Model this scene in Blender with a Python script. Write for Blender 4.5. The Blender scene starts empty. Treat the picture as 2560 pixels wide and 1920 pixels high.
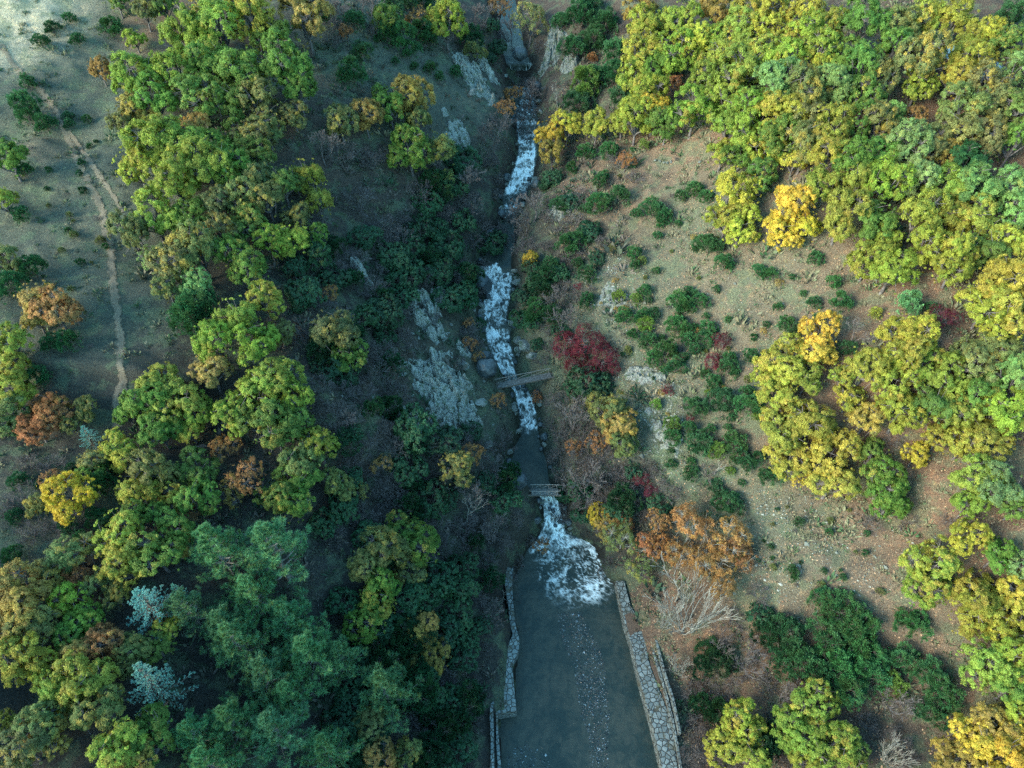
import bpy, bmesh, math, random
import numpy as np
from mathutils import Vector, Matrix

random.seed(7)
RNG = np.random.default_rng(11)
sc = bpy.context.scene
COL = sc.collection

# ------------------------------------------------------------------ camera, sky, sun, exposure
U = 1.45                                   # metres per layout unit
PITCH = math.radians(48)
F_PX = 1777.0                              # focal length in photo pixels (2560 wide)
CAM = np.array([0.0, 0.0, 62.0 * U])
cd = bpy.data.cameras.new('drone_camera')
cam = bpy.data.objects.new('drone_camera', cd)
COL.objects.link(cam)
cam.location = CAM
cam.rotation_euler = (math.radians(90) - PITCH, 0, 0)
cd.sensor_width = 36.0
cd.lens = 36.0 * F_PX / 2560.0
cd.clip_end = 3000
sc.camera = cam

SUN_EL = math.radians(24)
SUN_AZ = math.radians(-118)                # measured from +Y towards +X: light comes from the left, a little behind
SUN_DIR = Vector((math.sin(SUN_AZ) * math.cos(SUN_EL), math.cos(SUN_AZ) * math.cos(SUN_EL), math.sin(SUN_EL)))
w = bpy.data.worlds.new('World')
sc.world = w
w.use_nodes = True
nt = w.node_tree
sky = nt.nodes.new('ShaderNodeTexSky')
sky.sky_type = 'NISHITA'
sky.sun_disc = False
sky.sun_elevation = SUN_EL
sky.sun_rotation = SUN_AZ
sky.air_density = 1.3
sky.ozone_density = 1.6
tint = nt.nodes.new('ShaderNodeMix')          # the cool teal cast of the evening sky
tint.data_type = 'RGBA'; tint.blend_type = 'MULTIPLY'
tint.inputs[0].default_value = 1.0
tint.inputs[7].default_value = (0.62, 1.05, 1.03, 1)
nt.links.new(sky.outputs[0], tint.inputs[6])
nt.links.new(tint.outputs[2], nt.nodes['Background'].inputs[0])
nt.nodes['Background'].inputs[1].default_value = 0.15
sl = bpy.data.lights.new('sun', 'SUN')
sl.energy = 2.0
sl.angle = math.radians(30)
sl.color = (1.0, 0.86, 0.66)
so = bpy.data.objects.new('sun', sl)
COL.objects.link(so)
so.rotation_euler = SUN_DIR.to_track_quat('Z', 'Y').to_euler()
so.location = (-60, -40, 150)
sc.view_settings.view_transform = 'Standard'
sc.view_settings.look = 'None'
sc.view_settings.exposure = 2.1
sc.view_settings.gamma = 1.0
sc.cycles.max_bounces = 5
sc.cycles.diffuse_bounces = 3
sc.cycles.transmission_bounces = 3
sc.cycles.transparent_max_bounces = 6
sc.cycles.use_denoising = False

# ------------------------------------------------------------------ noise, rays, terrain
def vnoise(x, y, seed=0):
    x = np.asarray(x, float); y = np.asarray(y, float)
    xi = np.floor(x).astype(np.int64); yi = np.floor(y).astype(np.int64)
    fx = x - xi; fy = y - yi
    fx = fx * fx * (3 - 2 * fx); fy = fy * fy * (3 - 2 * fy)
    def h(a, b):
        n = (a * 374761393 + b * 668265263 + seed * 974634777) & 0xFFFFFFFF
        n = ((n ^ (n >> 13)) * 1274126177) & 0xFFFFFFFF
        n = n ^ (n >> 16)
        return (n & 0xFFFF) / 65535.0
    a = h(xi, yi); b = h(xi + 1, yi); c = h(xi, yi + 1); d = h(xi + 1, yi + 1)
    return (a * (1 - fx) + b * fx) * (1 - fy) + (c * (1 - fx) + d * fx) * fy

def fbm(x, y, seed=0, o=4):
    s = 0; a = 0.5; t = 0
    for k in range(o):
        s = s + a * vnoise(np.asarray(x) * 2 ** k + 17.3 * k, np.asarray(y) * 2 ** k - 9.1 * k, seed + k)
        t += a; a *= 0.5
    return s / t

def sst(a, b, x):
    t = np.clip((np.asarray(x, float) - a) / (b - a), 0, 1)
    return t * t * (3 - 2 * t)

CT, ST = math.cos(PITCH), math.sin(PITCH)
SS = 2560.0 / 2212.0                        # the layout notes were taken on a 2212 px wide print
def ray(sx, sy):
    dx = (sx * SS - 1280) / F_PX; dy = (sy * SS - 960) / F_PX
    return np.array([dx, CT - dy * ST, -ST - dy * CT])   # unit depth along the optical axis
def on_plane(sx, sy, z):
    d = ray(sx, sy); t = (z - CAM[2]) / d[2]
    return CAM + d * t

# v, left bank, right bank, water level, foam
ST_ROWS = [
 (-260,1010,1110,24,.1),(-60,1062,1104,19,.2),(60,1072,1130,17,.2),(120,1084,1140,16.3,.25),(140,1090,1158,15.8,.4),(151,1092,1160,15,.75),(168,1094,1162,13.7,.8),
 (200,1100,1160,13.2,.5),(260,1108,1166,12.6,.5),(310,1114,1162,12,.65),(330,1113,1162,11.6,.85),(360,1106,1160,11,.8),
 (400,1089,1156,10.3,.8),(420,1080,1136,10,.35),(440,1083,1131,9.6,.7),(460,1087,1118,9.3,.6),(480,1084,1112,9.2,.15),
 (540,1042,1114,8.6,.05),(575,1030,1112,8.3,.1),(585,1026,1113,7.9,.95),(605,1022,1116,7.2,.9),(640,1040,1110,6.8,.7),
 (665,1036,1104,6.6,.62),(690,1038,1102,6.3,.7),(707,1040,1108,6.2,.35),(716,1042,1107,5.8,.95),(750,1048,1110,5.4,.75),
 (775,1060,1118,5.0,.7),(800,1076,1115,4.3,.85),(822,1088,1122,3.8,.9),(845,1106,1146,3.4,.7),(870,1112,1160,3.2,.75),
 (910,1118,1166,3.0,.75),(940,1122,1168,2.9,.5),(960,1108,1174,2.85,.15),(1000,1096,1190,2.8,.04),(1040,1100,1196,2.8,.04),
 (1058,1138,1202,2.75,.25),(1068,1158,1204,2.5,.6),(1085,1168,1214,1.5,.85),(1120,1170,1219,.9,.8),(1152,1166,1226,.25,1),(1165,1156,1256,.1,1),(1180,1143,1282,.05,.85),(1196,1134,1290,.02,.5),(1215,1126,1296,.01,.2),(1240,1118,1306,0,.12),(1270,1106,1328,0,.06),(1300,1102,1338,0,.05),(1360,1120,1352,0,.02),(1420,1112,1370,0,.02),(1500,1110,1395,0,.02),(1545,1112,1406,0,.02),
 (1552,1078,1409,0,.02),(1659,1084,1436,0,.02),(1740,1088,1458,0,.02),(1850,1100,1490,0,.02)]
ST_ROWS = [(v, (a + b) / 2 - (b - a) * (.42 if v < 1150 else .5), (a + b) / 2 + (b - a) * (.42 if v < 1150 else .5), z, f) for v, a, b, z, f in ST_ROWS]
SL = np.array([on_plane(r[1], r[0], r[3] * U) for r in ST_ROWS])
SR = np.array([on_plane(r[2], r[0], r[3] * U) for r in ST_ROWS])
SFO = np.array([r[4] for r in ST_ROWS]); SZ = np.array([r[3] * U for r in ST_ROWS])
SC = (SL + SR) / 2
keep = [0]
for i in range(1, len(SC)):
    if SC[i, 1] < SC[keep[-1], 1] - 0.05: keep.append(i)
yy = SC[keep, 1][::-1]; xx = SC[keep, 0][::-1]; zz = SZ[keep][::-1]; hh = ((SR - SL)[keep, 0] / 2)[::-1]
def stream_at(y):
    yc = np.clip(y, yy[0], yy[-1])
    z = np.interp(yc, yy, zz) + np.clip(np.asarray(y) - yy[-1], 0, 200) * 0.12
    return np.interp(yc, yy, xx), np.interp(yc, yy, hh), z

def H_raw(x, y):
    x = np.asarray(x, float); y = np.asarray(y, float)
    xs, hw, wz = stream_at(y)
    n1 = fbm(x / 22, y / 22, 3) - .5
    n2 = fbm(x / 4.5, y / 4.5, 5) - .5
    n3 = fbm(x / 1.1, y / 1.1, 8, 2) - .5
    d = x - xs + n2 * 0.8
    a = (np.abs(d) - hw) / U
    ap = np.clip(a, 0, None)
    wall = 1 - sst(20 * U, 27 * U, y)                    # the walled pool: banks start with the stone walls
    right = 1.6 * sst(0, 2.2, a) + 0.57 * np.minimum(ap, 30) + 0.24 * np.clip(ap - 30, 0, 90) + n1 * 5 * sst(5, 20, a)
    left = 2.0 * sst(0, 1.8, a) + 0.71 * np.minimum(ap, 19) + 0.15 * np.clip(ap - 19, 0, 120) + n1 * 3.5 * sst(5, 22, a)
    rw = 1.15 * sst(-.05, .1, a) + 0.06 * np.minimum(ap, 7) + 0.5 * np.clip(np.minimum(ap, 32) - 5, 0, None) + 0.24 * np.clip(ap - 32, 0, 90) + n1 * 4 * sst(8, 20, a)
    lw = 1.15 * sst(-.05, .1, a) + 0.25 * np.minimum(ap, 3) + 0.66 * np.clip(np.minimum(ap, 23) - 3, 0, None) + 0.15 * np.clip(ap - 23, 0, 120) + n1 * 3 * sst(6, 20, a)
    right = right * (1 - wall) + rw * wall
    left = left * (1 - wall) + lw * wall
    h = np.where(d > 0, right, left)
    rough = sst(.3, 4, a)
    h = h + rough * (n2 * 1.3 + n3 * 0.35)
    bed = -0.9 * sst(0.0, -0.8, a) - 0.02
    h = np.where(a < 0, bed, h)
    return wz + h * U

def axis(parts):
    out = [np.arange(a, b, s) for a, b, s in parts]
    return np.concatenate(out + [[parts[-1][1]]])
GX = axis([(-700, -200, 50), (-200, -110, 6), (-110, -24, .7), (-24, 34, .34), (34, 110, .7), (110, 200, 6), (200, 700, 50)])
GY = axis([(-300, -30, 30), (-30, 4, 2.5), (4, 140, .42), (140, 200, 3), (200, 900, 50)])
GXX, GYY = np.meshgrid(GX, GY)
GZ = H_raw(GXX, GYY)
def H(x, y):
    x = np.clip(np.asarray(x, float), GX[0], GX[-1] - 1e-6); y = np.clip(np.asarray(y, float), GY[0], GY[-1] - 1e-6)
    i = np.clip(np.searchsorted(GX, x, 'right') - 1, 0, len(GX) - 2); j = np.clip(np.searchsorted(GY, y, 'right') - 1, 0, len(GY) - 2)
    fx = (x - GX[i]) / (GX[i + 1] - GX[i]); fy = (y - GY[j]) / (GY[j + 1] - GY[j])
    return (GZ[j, i] * (1 - fx) + GZ[j, i + 1] * fx) * (1 - fy) + (GZ[j + 1, i] * (1 - fx) + GZ[j + 1, i + 1] * fx) * fy
TS = np.linspace(18 * U, 230 * U, 1500)
def hit(sx, sy, lift=0.0):
    d = ray(sx, sy)
    P = CAM[None] + TS[:, None] * d[None]
    below = P[:, 2] < H(P[:, 0], P[:, 1]) + lift
    k = int(np.argmax(below)) if below.any() else len(TS) - 1
    return P[k], TS[k]

# ------------------------------------------------------------------ mesh and material helpers
def mesh(name, v, f, mats=(), smooth=False, attrs=None):
    v = np.asarray(v, np.float32); f = np.asarray(f, np.int32)
    me = bpy.data.meshes.new(name)
    n, k = f.shape
    me.vertices.add(len(v)); me.vertices.foreach_set('co', v.ravel())
    me.loops.add(n * k); me.loops.foreach_set('vertex_index', f.ravel())
    me.polygons.add(n); me.polygons.foreach_set('loop_start', np.arange(0, n * k, k, dtype=np.int32))
    me.polygons.foreach_set('use_smooth', np.full(n, smooth))
    for an, dom, ty, data in attrs or ():
        at = me.attributes.new(an, ty, dom)
        at.data.foreach_set('value' if ty == 'FLOAT' else ('color' if ty == 'FLOAT_COLOR' else 'vector'), np.asarray(data, np.float32).ravel())
    for m in mats: me.materials.append(m)
    me.update(calc_edges=True); me.validate()
    return me

def link(name, me, parent=None):
    o = bpy.data.objects.new(name, me)
    COL.objects.link(o)
    if parent: o.parent = parent
    return o

def tag(o, label=None, cat=None, group=None, kind=None):
    if label: o['label'] = label
    if cat: o['category'] = cat
    if group: o['group'] = group
    if kind: o['kind'] = kind
    return o

def grid_faces(nr, nc):
    i = np.arange(nr - 1)[:, None] * nc + np.arange(nc - 1)[None]
    return np.stack([i, i + 1, i + nc + 1, i + nc], -1).reshape(-1, 4)

def frame_of(d):
    d = d / np.maximum(np.linalg.norm(d, axis=-1, keepdims=True), 1e-9)
    ref = np.where(np.abs(d[..., 2:3]) > .9, np.array([1., 0, 0]), np.array([0, 0, 1.]))
    a = np.cross(d, ref); a /= np.linalg.norm(a, axis=-1, keepdims=True)
    return d, a, np.cross(d, a)

def tubes(segs, n=4):
    s = np.asarray(segs, float)                       # p0(3) p1(3) r0 r1
    p0, p1, r0, r1 = s[:, :3], s[:, 3:6], s[:, 6], s[:, 7]
    d, a, b = frame_of(p1 - p0)
    ang = np.arange(n) * 2 * math.pi / n
    ring = np.cos(ang)[None, :, None] * a[:, None] + np.sin(ang)[None, :, None] * b[:, None]
    v = np.concatenate([p0[:, None] + ring * r0[:, None, None], p1[:, None] + ring * r1[:, None, None]], 1).reshape(-1, 3)
    base = (np.arange(len(s)) * 2 * n)[:, None]
    k = np.arange(n)[None]; k2 = (k + 1) % n
    f = np.stack([base + k, base + k2, base + n + k2, base + n + k], -1).reshape(-1, 4)
    return v, f

def unit(v): return v / np.maximum(np.linalg.norm(v, axis=-1, keepdims=True), 1e-9)

class N:
    def __init__(s, name):
        s.m = bpy.data.materials.new(name); s.m.use_nodes = True
        s.t = s.m.node_tree; s.t.nodes.clear()
        s.out = s.t.nodes.new('ShaderNodeOutputMaterial')
    def n(s, ty, **kw):
        nd = s.t.nodes.new(ty)
        ins = kw.pop('i', {})
        for k, v in kw.items(): setattr(nd, k, v)
        for k, v in ins.items():
            if hasattr(v, 'is_linked') or isinstance(v, bpy.types.NodeSocket): s.t.links.new(v, nd.inputs[k])
            else: nd.inputs[k].default_value = v
        return nd
    def math(s, op, a, b=0.0, clamp=False):
        return s.n('ShaderNodeMath', operation=op, use_clamp=clamp, i={0: a, 1: b}).outputs[0]
    def mix(s, f, a, b, bt='MIX'):
        nd = s.n('ShaderNodeMix', data_type='RGBA', blend_type=bt)
        for k, v in ((0, f), (6, a), (7, b)):
            if isinstance(v, bpy.types.NodeSocket): s.t.links.new(v, nd.inputs[k])
            else: nd.inputs[k].default_value = v if not isinstance(v, tuple) or len(v) == 4 else (*v, 1)
        return nd.outputs[2]
    def ramp(s, v, lo, hi, a=0.0, b=1.0):
        return s.n('ShaderNodeMapRange', interpolation_type='SMOOTHSTEP', i={0: v, 1: lo, 2: hi, 3: a, 4: b}).outputs[0]
    def noise(s, co, scale, detail=4, rough=.55, dist=0.0):
        return s.n('ShaderNodeTexNoise', i={'Vector': co, 'Scale': scale, 'Detail': detail, 'Roughness': rough, 'Distortion': dist}).outputs[0]
    def attr(s, name): return s.n('ShaderNodeAttribute', attribute_name=name)
    def co(s, which='Object'): return s.n('ShaderNodeTexCoord').outputs[which]
    def bump(s, h, st=.5, dist=.1): return s.n('ShaderNodeBump', i={'Strength': st, 'Distance': dist, 'Height': h}).outputs[0]
    def pbr(s, col, rough=.8, spec=.3, normal=None):
        p = s.n('ShaderNodeBsdfPrincipled', i={'Base Color': col if isinstance(col, bpy.types.NodeSocket) else (*col, 1), 'Roughness': rough, 'Specular IOR Level': spec})
        if normal: s.t.links.new(normal, p.inputs['Normal'])
        return p.outputs[0]
    def done(s, sh):
        s.t.links.new(sh, s.out.inputs[0]); return s.m

def leaf_material(name, warm, transl=.35, rough=.6, spec=.25):
    k = N(name)
    oi = k.n('ShaderNodeObjectInfo')
    tone = k.attr('tone').outputs['Fac']; t2 = k.attr('tone_two').outputs['Fac']
    alpha = oi.outputs['Alpha']
    f = k.ramp(k.math('ADD', t2, alpha), .85, 1.15)
    cool = k.mix(k.ramp(t2, .38, .12, 0, .75), oi.outputs['Color'], k.mix(1, oi.outputs['Color'], (.62, .86, .9, 1), 'MULTIPLY'))
    c = k.mix(k.math('MULTIPLY', f, .85), cool, warm)
    br = k.ramp(tone, 0, 1, .62, 1.42)
    br = k.math('MULTIPLY', br, k.ramp(oi.outputs['Random'], 0, 1, .88, 1.14))
    c = k.mix(1.0, c, k.n('ShaderNodeCombineColor', i={0: br, 1: br, 2: br}).outputs[0], 'MULTIPLY')
    p = k.pbr(c, rough, spec)
    tr = k.n('ShaderNodeBsdfTranslucent', i={'Color': c}).outputs[0]
    return k.done(k.n('ShaderNodeMixShader', i={0: transl, 1: p, 2: tr}).outputs[0])
M_LEAF = leaf_material('autumn_leaves', (.40, .29, .06), .42)
M_EVER = leaf_material('evergreen_leaves', (.05, .10, .03), .15, .5, .35)
M_NEED = leaf_material('pine_needles', (.16, .24, .07), .25, .5, .3)
M_BLUE = leaf_material('spruce_needles', (.30, .46, .44), .15, .5, .3)

def bark_material(name, a, b):
    k = N(name); co = k.co()
    n = k.noise(co, 9, 4)
    c = k.mix(k.ramp(n, .35, .65), a, b)
    return k.done(k.pbr(c, .85, .2, k.bump(k.noise(co, 30, 3), .6, .03)))
M_BARK = bark_material('bark', (.07, .055, .045), (.16, .135, .11))
M_PALE = bark_material('pale_bark', (.16, .148, .132), (.31, .30, .275))
M_PINE = bark_material('pine_bark', (.12, .105, .09), (.27, .25, .225))
M_TWIG = bark_material('bare_twigs', (.075, .066, .068), (.17, .145, .142))

# ------------------------------------------------------------------ plant prototypes (unit crown radius)
def crown_proto(name, seed, nl=9, nclump=170, leaves=15000, leaf=.040, zc=1.25, zr=.82, crad=(.09, .17), flat=.65, spiky=0, mat=None, aspect=.62, stray=8, low=-.45, elr=(-.35, .95)):
    r = np.random.default_rng(seed)
    lc, lr = [np.array([0, 0, zc + .1])], [.55]
    for i in range(nl):
        th = 2 * math.pi * (i + r.uniform(-.3, .3)) / nl * 1.0 + (i % 3)
        el = r.uniform(*elr)
        rad = .56 * math.cos(el) + .08
        lc.append(np.array([rad * math.cos(th), rad * math.sin(th), zc + zr * .62 * math.sin(el)])); lr.append(r.uniform(.22, .52))
    lc = np.array(lc); lr = np.array(lr)
    cl = []
    while len(cl) < nclump:
        i = r.integers(len(lc)); d = unit(r.normal(size=3))
        if d[2] < low: continue
        p = lc[i] + d * lr[i] * r.uniform(.72, 1.14) * np.array([1, 1, .9])
        dist = np.linalg.norm(lc - p, axis=1) / lr
        dist[i] = 9
        if dist.min() < .72: continue
        cl.append((p, unit(d + .4 * unit(p - np.array([0, 0, zc - .3]))), r.uniform(*crad)))
    for i in range(stray):
        d = unit(r.normal(size=3) + np.array([0, 0, .2])); cl.append((np.array([d[0], d[1], 0]) * 1.02 + np.array([0, 0, zc + d[2] * zr]), d, crad[0] * .9))
    cp = np.array([c[0] for c in cl]); cn = np.array([c[1] for c in cl]); cr = np.array([c[2] for c in cl])
    wgt = cr ** 2 / (cr ** 2).sum()
    idx = r.choice(len(cl), leaves, p=wgt)
    ns = 6
    sub = unit(r.normal(size=(len(cl), ns, 3)) + cn[:, None] * .5) * r.uniform(.35, 1.1, (len(cl), ns, 1))
    pick = r.integers(0, ns, leaves)
    off = sub[idx, pick] + r.normal(size=(leaves, 3)) * .31
    dn = (off * cn[idx]).sum(1, keepdims=True)
    off = off - cn[idx] * dn * (1 - flat) + cn[idx] * .15
    p = cp[idx] + off * cr[idx][:, None]
    if spiky:
        nrm = unit(np.cross(unit(off + cn[idx] * .8 + np.array([0, 0, .7])), r.normal(size=(leaves, 3))))
        ax = unit(off * .6 + cn[idx] * .8 + np.array([0, 0, .6]) + r.normal(size=(leaves, 3)) * .25)
    else:
        nrm = unit(off * .7 + cn[idx] * .5 + np.array([0, 0, .35]) + r.normal(size=(leaves, 3)) * .45)
        ax = unit(np.cross(nrm, r.normal(size=(leaves, 3))))
    sd = unit(np.cross(nrm, ax))
    L = leaf * r.uniform(.6, 1.35, (leaves, 1)); W = L * aspect
    v = np.stack([p - ax * L, p + sd * W - nrm * L * .15, p + ax * L, p - sd * W - nrm * L * .15], 1).reshape(-1, 3)
    f = np.arange(leaves * 4).reshape(-1, 4)
    ct = r.normal(.5, .17, len(cl)); c2 = r.uniform(0, 1, len(cl))
    lobe_t = r.uniform(0, 1, 7)
    c2 = .55 * c2 + .45 * vnoise(cp[:, 0] * 2 + seed, cp[:, 1] * 2, seed)
    st_ = r.normal(0, .12, (len(cl), ns))
    tone = np.clip(ct[idx] + st_[idx, pick] + r.normal(0, .14, leaves), 0, 1)
    two = np.clip(c2[idx] + r.normal(0, .08, leaves), 0, 1)
    me = mesh(name, v, f, [mat or M_LEAF], attrs=[('tone', 'FACE', 'FLOAT', tone), ('tone_two', 'FACE', 'FLOAT', two)])
    return me, lc, cp

def chain(p0, p1, r0, r1, r, k=3, wob=.06):
    pts = [np.array(p0, float) + (np.array(p1, float) - p0) * t / k + (r.normal(size=3) * wob if 0 < t < k else 0) for t in range(k + 1)]
    rs = np.linspace(r0, r1, k + 1)
    return [(*pts[i], *pts[i + 1], rs[i], rs[i + 1]) for i in range(k)]

def trunk_proto(name, seed, lc, cp, th=.55, rad=.085, mat=None, nsub=70):
    r = np.random.default_rng(seed + 100)
    segs = chain((0, 0, -.25), (r.uniform(-.06, .06), r.uniform(-.06, .06), th), rad, rad * .72, r, 4, .015)
    top = np.array(segs[-1][3:6])
    for c in lc: segs += chain(top, c, rad * .55, rad * .2, r, 3, .05)
    for c in cp[r.permutation(len(cp))[:nsub]]:
        i = np.argmin(np.linalg.norm(lc - c, axis=1)); segs += chain(lc[i], c, rad * .2, rad * .05, r, 2, .03)
    v, f = tubes(segs, 6)
    return mesh(name, v, f, [mat or M_BARK], True)

def bare_proto(name, seed, stems=1, levels=6, L=.55, rad=.05, spread=.55, mat=None, up=.25, nch=(2, 3), thin=.0042, lean=.0):
    r = np.random.default_rng(seed); segs = []
    def grow(p, d, l, rr, lev):
        q = p + d * l
        mid = (p + q) / 2 + r.normal(size=3) * l * .06
        r1 = max(rr * .68, thin); rm = (rr + r1) / 2
        segs.append((*p, *mid, rr, rm)); segs.append((*mid, *q, rm, r1))
        if lev == 0: return
        k = r.integers(nch[0], nch[1] + 1)
        for j in range(k):
            nd = unit(d + unit(np.cross(d, r.normal(size=3))) * spread * r.uniform(.6, 1.4) + np.array([0, 0, up * r.uniform(0, 1)]))
            grow(q if j < 2 else mid, nd, l * r.uniform(.6, .88), r1 * (.95 if j == 0 else .75), lev - 1)
    for s in range(stems):
        a = 2 * math.pi * s / stems + r.uniform(-.3, .3)
        t = lean if stems > 1 else 0
        d = unit(np.array([math.cos(a) * t * r.uniform(.6, 1.2), math.sin(a) * t * r.uniform(.6, 1.2), 1.0]))
        grow(np.array([.05 * math.cos(a), .05 * math.sin(a), -.12]), d, L * r.uniform(.8, 1.15), rad * r.uniform(.8, 1.1), levels)
    s = np.array(segs)
    R = np.percentile(np.hypot(s[:, 3], s[:, 4]), 97)
    s[:, :6] /= R
    v, f = tubes(s, 3 if len(segs) > 1500 else 4)
    return mesh(name, v, f, [mat or M_TWIG], True), s[:, 5].max()

def conifer_proto(name, seed, top=2.5, z0=.4, nw=9, per=5, needles=12, nl=.12, curve=.42, droop=0., twigs=9, mat=None, lead=.2, wid=.0075, dens=4, taper=.98, br=.021, tws=.36, tex=1.0):
    r = np.random.default_rng(seed); segs = chain((0, 0, -.2), (0, 0, top), .075, .012, r, 6, .02)
    tuft_p, tuft_d = [], []
    for wv in range(nw):
        z = z0 + (top - z0 - .12) * wv / (nw - 1)
        ln = (1.05 * (1 - ((z - z0) / (top - z0)) ** tex * taper) + .05) * r.uniform(.85, 1.1)
        for b in range(per):
            a = 2 * math.pi * (b + r.uniform(-.25, .25)) / per + wv * 1.1
            l = ln * r.uniform(.75, 1.12); out = np.array([math.cos(a), math.sin(a), 0])
            K = 5; pts = []
            for t in range(K + 1):
                u = t / K
                pts.append(np.array([0, 0, z]) + out * l * u + np.array([0, 0, 1.]) * l * (lead * u + curve * u * u - droop * u) + r.normal(size=3) * .012 * (t > 0))
            for t in range(K): segs.append((*pts[t], *pts[t + 1], br * (1 - t / K) + .007, br * (1 - (t + 1) / K) + .007))
            pts = np.array(pts)
            for tw in range(twigs):
                u = .25 + .75 * (tw + r.uniform(0, .8)) / twigs
                x = min(u, .999) * K; i0 = int(x); p = pts[i0] + (pts[i0 + 1] - pts[i0]) * (x - i0)
                dmain = unit(pts[i0 + 1] - pts[i0]); side = np.cross(dmain, [0, 0, 1.]); side = unit(side) * (1 if tw % 2 else -1)
                tl = l * tws * (1.15 - u * .75) * r.uniform(.7, 1.2)
                d = unit(dmain * .75 + side * .8 + np.array([0, 0, .12 + curve * .8 - droop * .6]))
                q = p + d * tl; segs.append((*p, *q, .006, .003))
                for k in range(dens):
                    tuft_p.append(p + (q - p) * (k + .6) / dens); tuft_d.append(unit(d + np.array([0, 0, curve * .6])))
            for k in range(dens):
                tuft_p.append(pts[-2] + (pts[-1] - pts[-2]) * (k + .5) / dens); tuft_d.append(unit(pts[-1] - pts[-2] + np.array([0, 0, .02])))
    for k in range(8): tuft_p.append(np.array([0, 0, top - .03 * k])); tuft_d.append(np.array([0, 0, 1.]))
    tp = np.repeat(np.array(tuft_p), needles, 0); td = np.repeat(np.array(tuft_d), needles, 0); n = len(tp)
    d = unit(td * .95 + unit(r.normal(size=(n, 3))) * .8)
    L = nl * r.uniform(.7, 1.2, (n, 1)); sd = unit(np.cross(d, r.normal(size=(n, 3)))) * wid
    v = np.stack([tp - sd, tp + sd, tp + d * L], 1).reshape(-1, 3)
    tone = np.clip(np.repeat(r.normal(.5, .15, len(tuft_p)), needles) + r.normal(0, .14, n), 0, 1)
    two = np.clip(np.repeat(r.uniform(0, 1, len(tuft_p)), needles), 0, 1)
    cm = mesh(name + '_foliage', v, np.arange(n * 3).reshape(-1, 3), [mat or M_NEED], attrs=[('tone', 'FACE', 'FLOAT', tone), ('tone_two', 'FACE', 'FLOAT', two)])
    tv, tf = tubes(segs, 5)
    return cm, mesh(name + '_trunk', tv, tf, [M_PINE if mat is None else M_BARK], True)

PROTO = {}
def add_crowns(key, n, **kw):
    th = kw.pop('th', .55); rad = kw.pop('rad', .085); bm = kw.pop('bark', None); nsub = kw.pop('nsub', 70)
    PROTO[key] = []
    for i in range(n):
        sd = sum(map(ord, key)) * 7 + i
        c, lc, cp = crown_proto(key + '_crown', sd, nl=kw.get('nl', 9) + i % 3, **{k: v for k, v in kw.items() if k != 'nl'})
        PROTO[key].append([('crown', c), ('trunk', trunk_proto(key + '_trunk', sd, lc, cp, th, rad, bm, nsub))])
add_crowns('oak', 14, leaves=34000, leaf=.026, nclump=185, crad=(.06, .155), flat=.8, stray=26, nsub=110, bark=M_TWIG, zc=1.4, zr=1.05, elr=(-.6, 1.2))
add_crowns('tall', 3, leaves=19000, leaf=.036, nclump=190, zc=1.7, zr=1.25, nl=11, th=.7)
add_crowns('airy', 4, leaves=8500, leaf=.027, nclump=170, crad=(.08, .16), th=.5, nsub=130, rad=.06, bark=M_PALE, stray=24, zc=1.4, zr=1.0, elr=(-.6, 1.2))
add_crowns('thin', 4, leaves=4200, leaf=.032, nclump=110, crad=(.08, .16), th=.5, nsub=110, rad=.07, bark=M_TWIG)
add_crowns('holly', 4, leaves=15000, leaf=.040, nclump=160, zc=.9, zr=1.05, elr=(-.6, 1.3), crad=(.11, .18), spiky=1, mat=M_EVER, aspect=.42, th=.3, rad=.05, low=-.6, stray=14)
add_crowns('dome', 2, leaves=16000, leaf=.032, nclump=260, zc=.6, zr=.6, crad=(.07, .12), mat=M_EVER, th=.3, rad=.05, low=-.6, stray=2, nl=12)
add_crowns('fuzzy', 3, leaves=4000, leaf=.030, nclump=150, zc=.85, zr=.75, crad=(.10, .20), th=.35, rad=.04, stray=16, nsub=120, bark=M_TWIG)
PROTO['pine'] = [[('crown', a), ('trunk', b)] for a, b in (conifer_proto('pine', 40 + i) for i in range(3))]
PROTO['spruce'] = [[('crown', a), ('trunk', b)] for a, b in (conifer_proto('spruce', 60 + i, top=2.7, z0=.25, nw=9, per=7, needles=15, nl=.045, curve=.18, droop=.15, lead=.08, twigs=8, mat=M_BLUE, wid=.010, dens=5, br=.018, tws=.17) for i in range(2))]
PROTO['bare'] = [[('branches', bare_proto('bare', 80 + i, 2, 6, spread=.5, up=.3, lean=.35, thin=.0085)[0])] for i in range(3)]
PROTO['bush'] = [[('branches', bare_proto('bush', 90 + i, 9, 5, L=.4, rad=.026, spread=.6, up=.15, lean=.85, thin=.0062)[0])] for i in range(4)]
PROTO['pale'] = [[('branches', bare_proto('pale', 120 + i, 10, 4, L=1.1, rad=.024, spread=.26, up=.2, lean=.42, thin=.005, mat=M_PALE, nch=(2, 3))[0])] for i in range(2)]
PROTO['dead'] = [[('branches', bare_proto('dead', 131 + i, 1, 6, L=.9, rad=.05, spread=.45, up=.3, thin=.006, mat=M_PALE, nch=(2, 2))[0])] for i in range(2)]
CEN = dict(oak=1.4, tall=1.7, thin=1.25, holly=.9, airy=1.4, dome=.6, fuzzy=.85, pine=1.5, spruce=1.1, bare=1.1, bush=.6, pale=1.25, dead=1.2)

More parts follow.
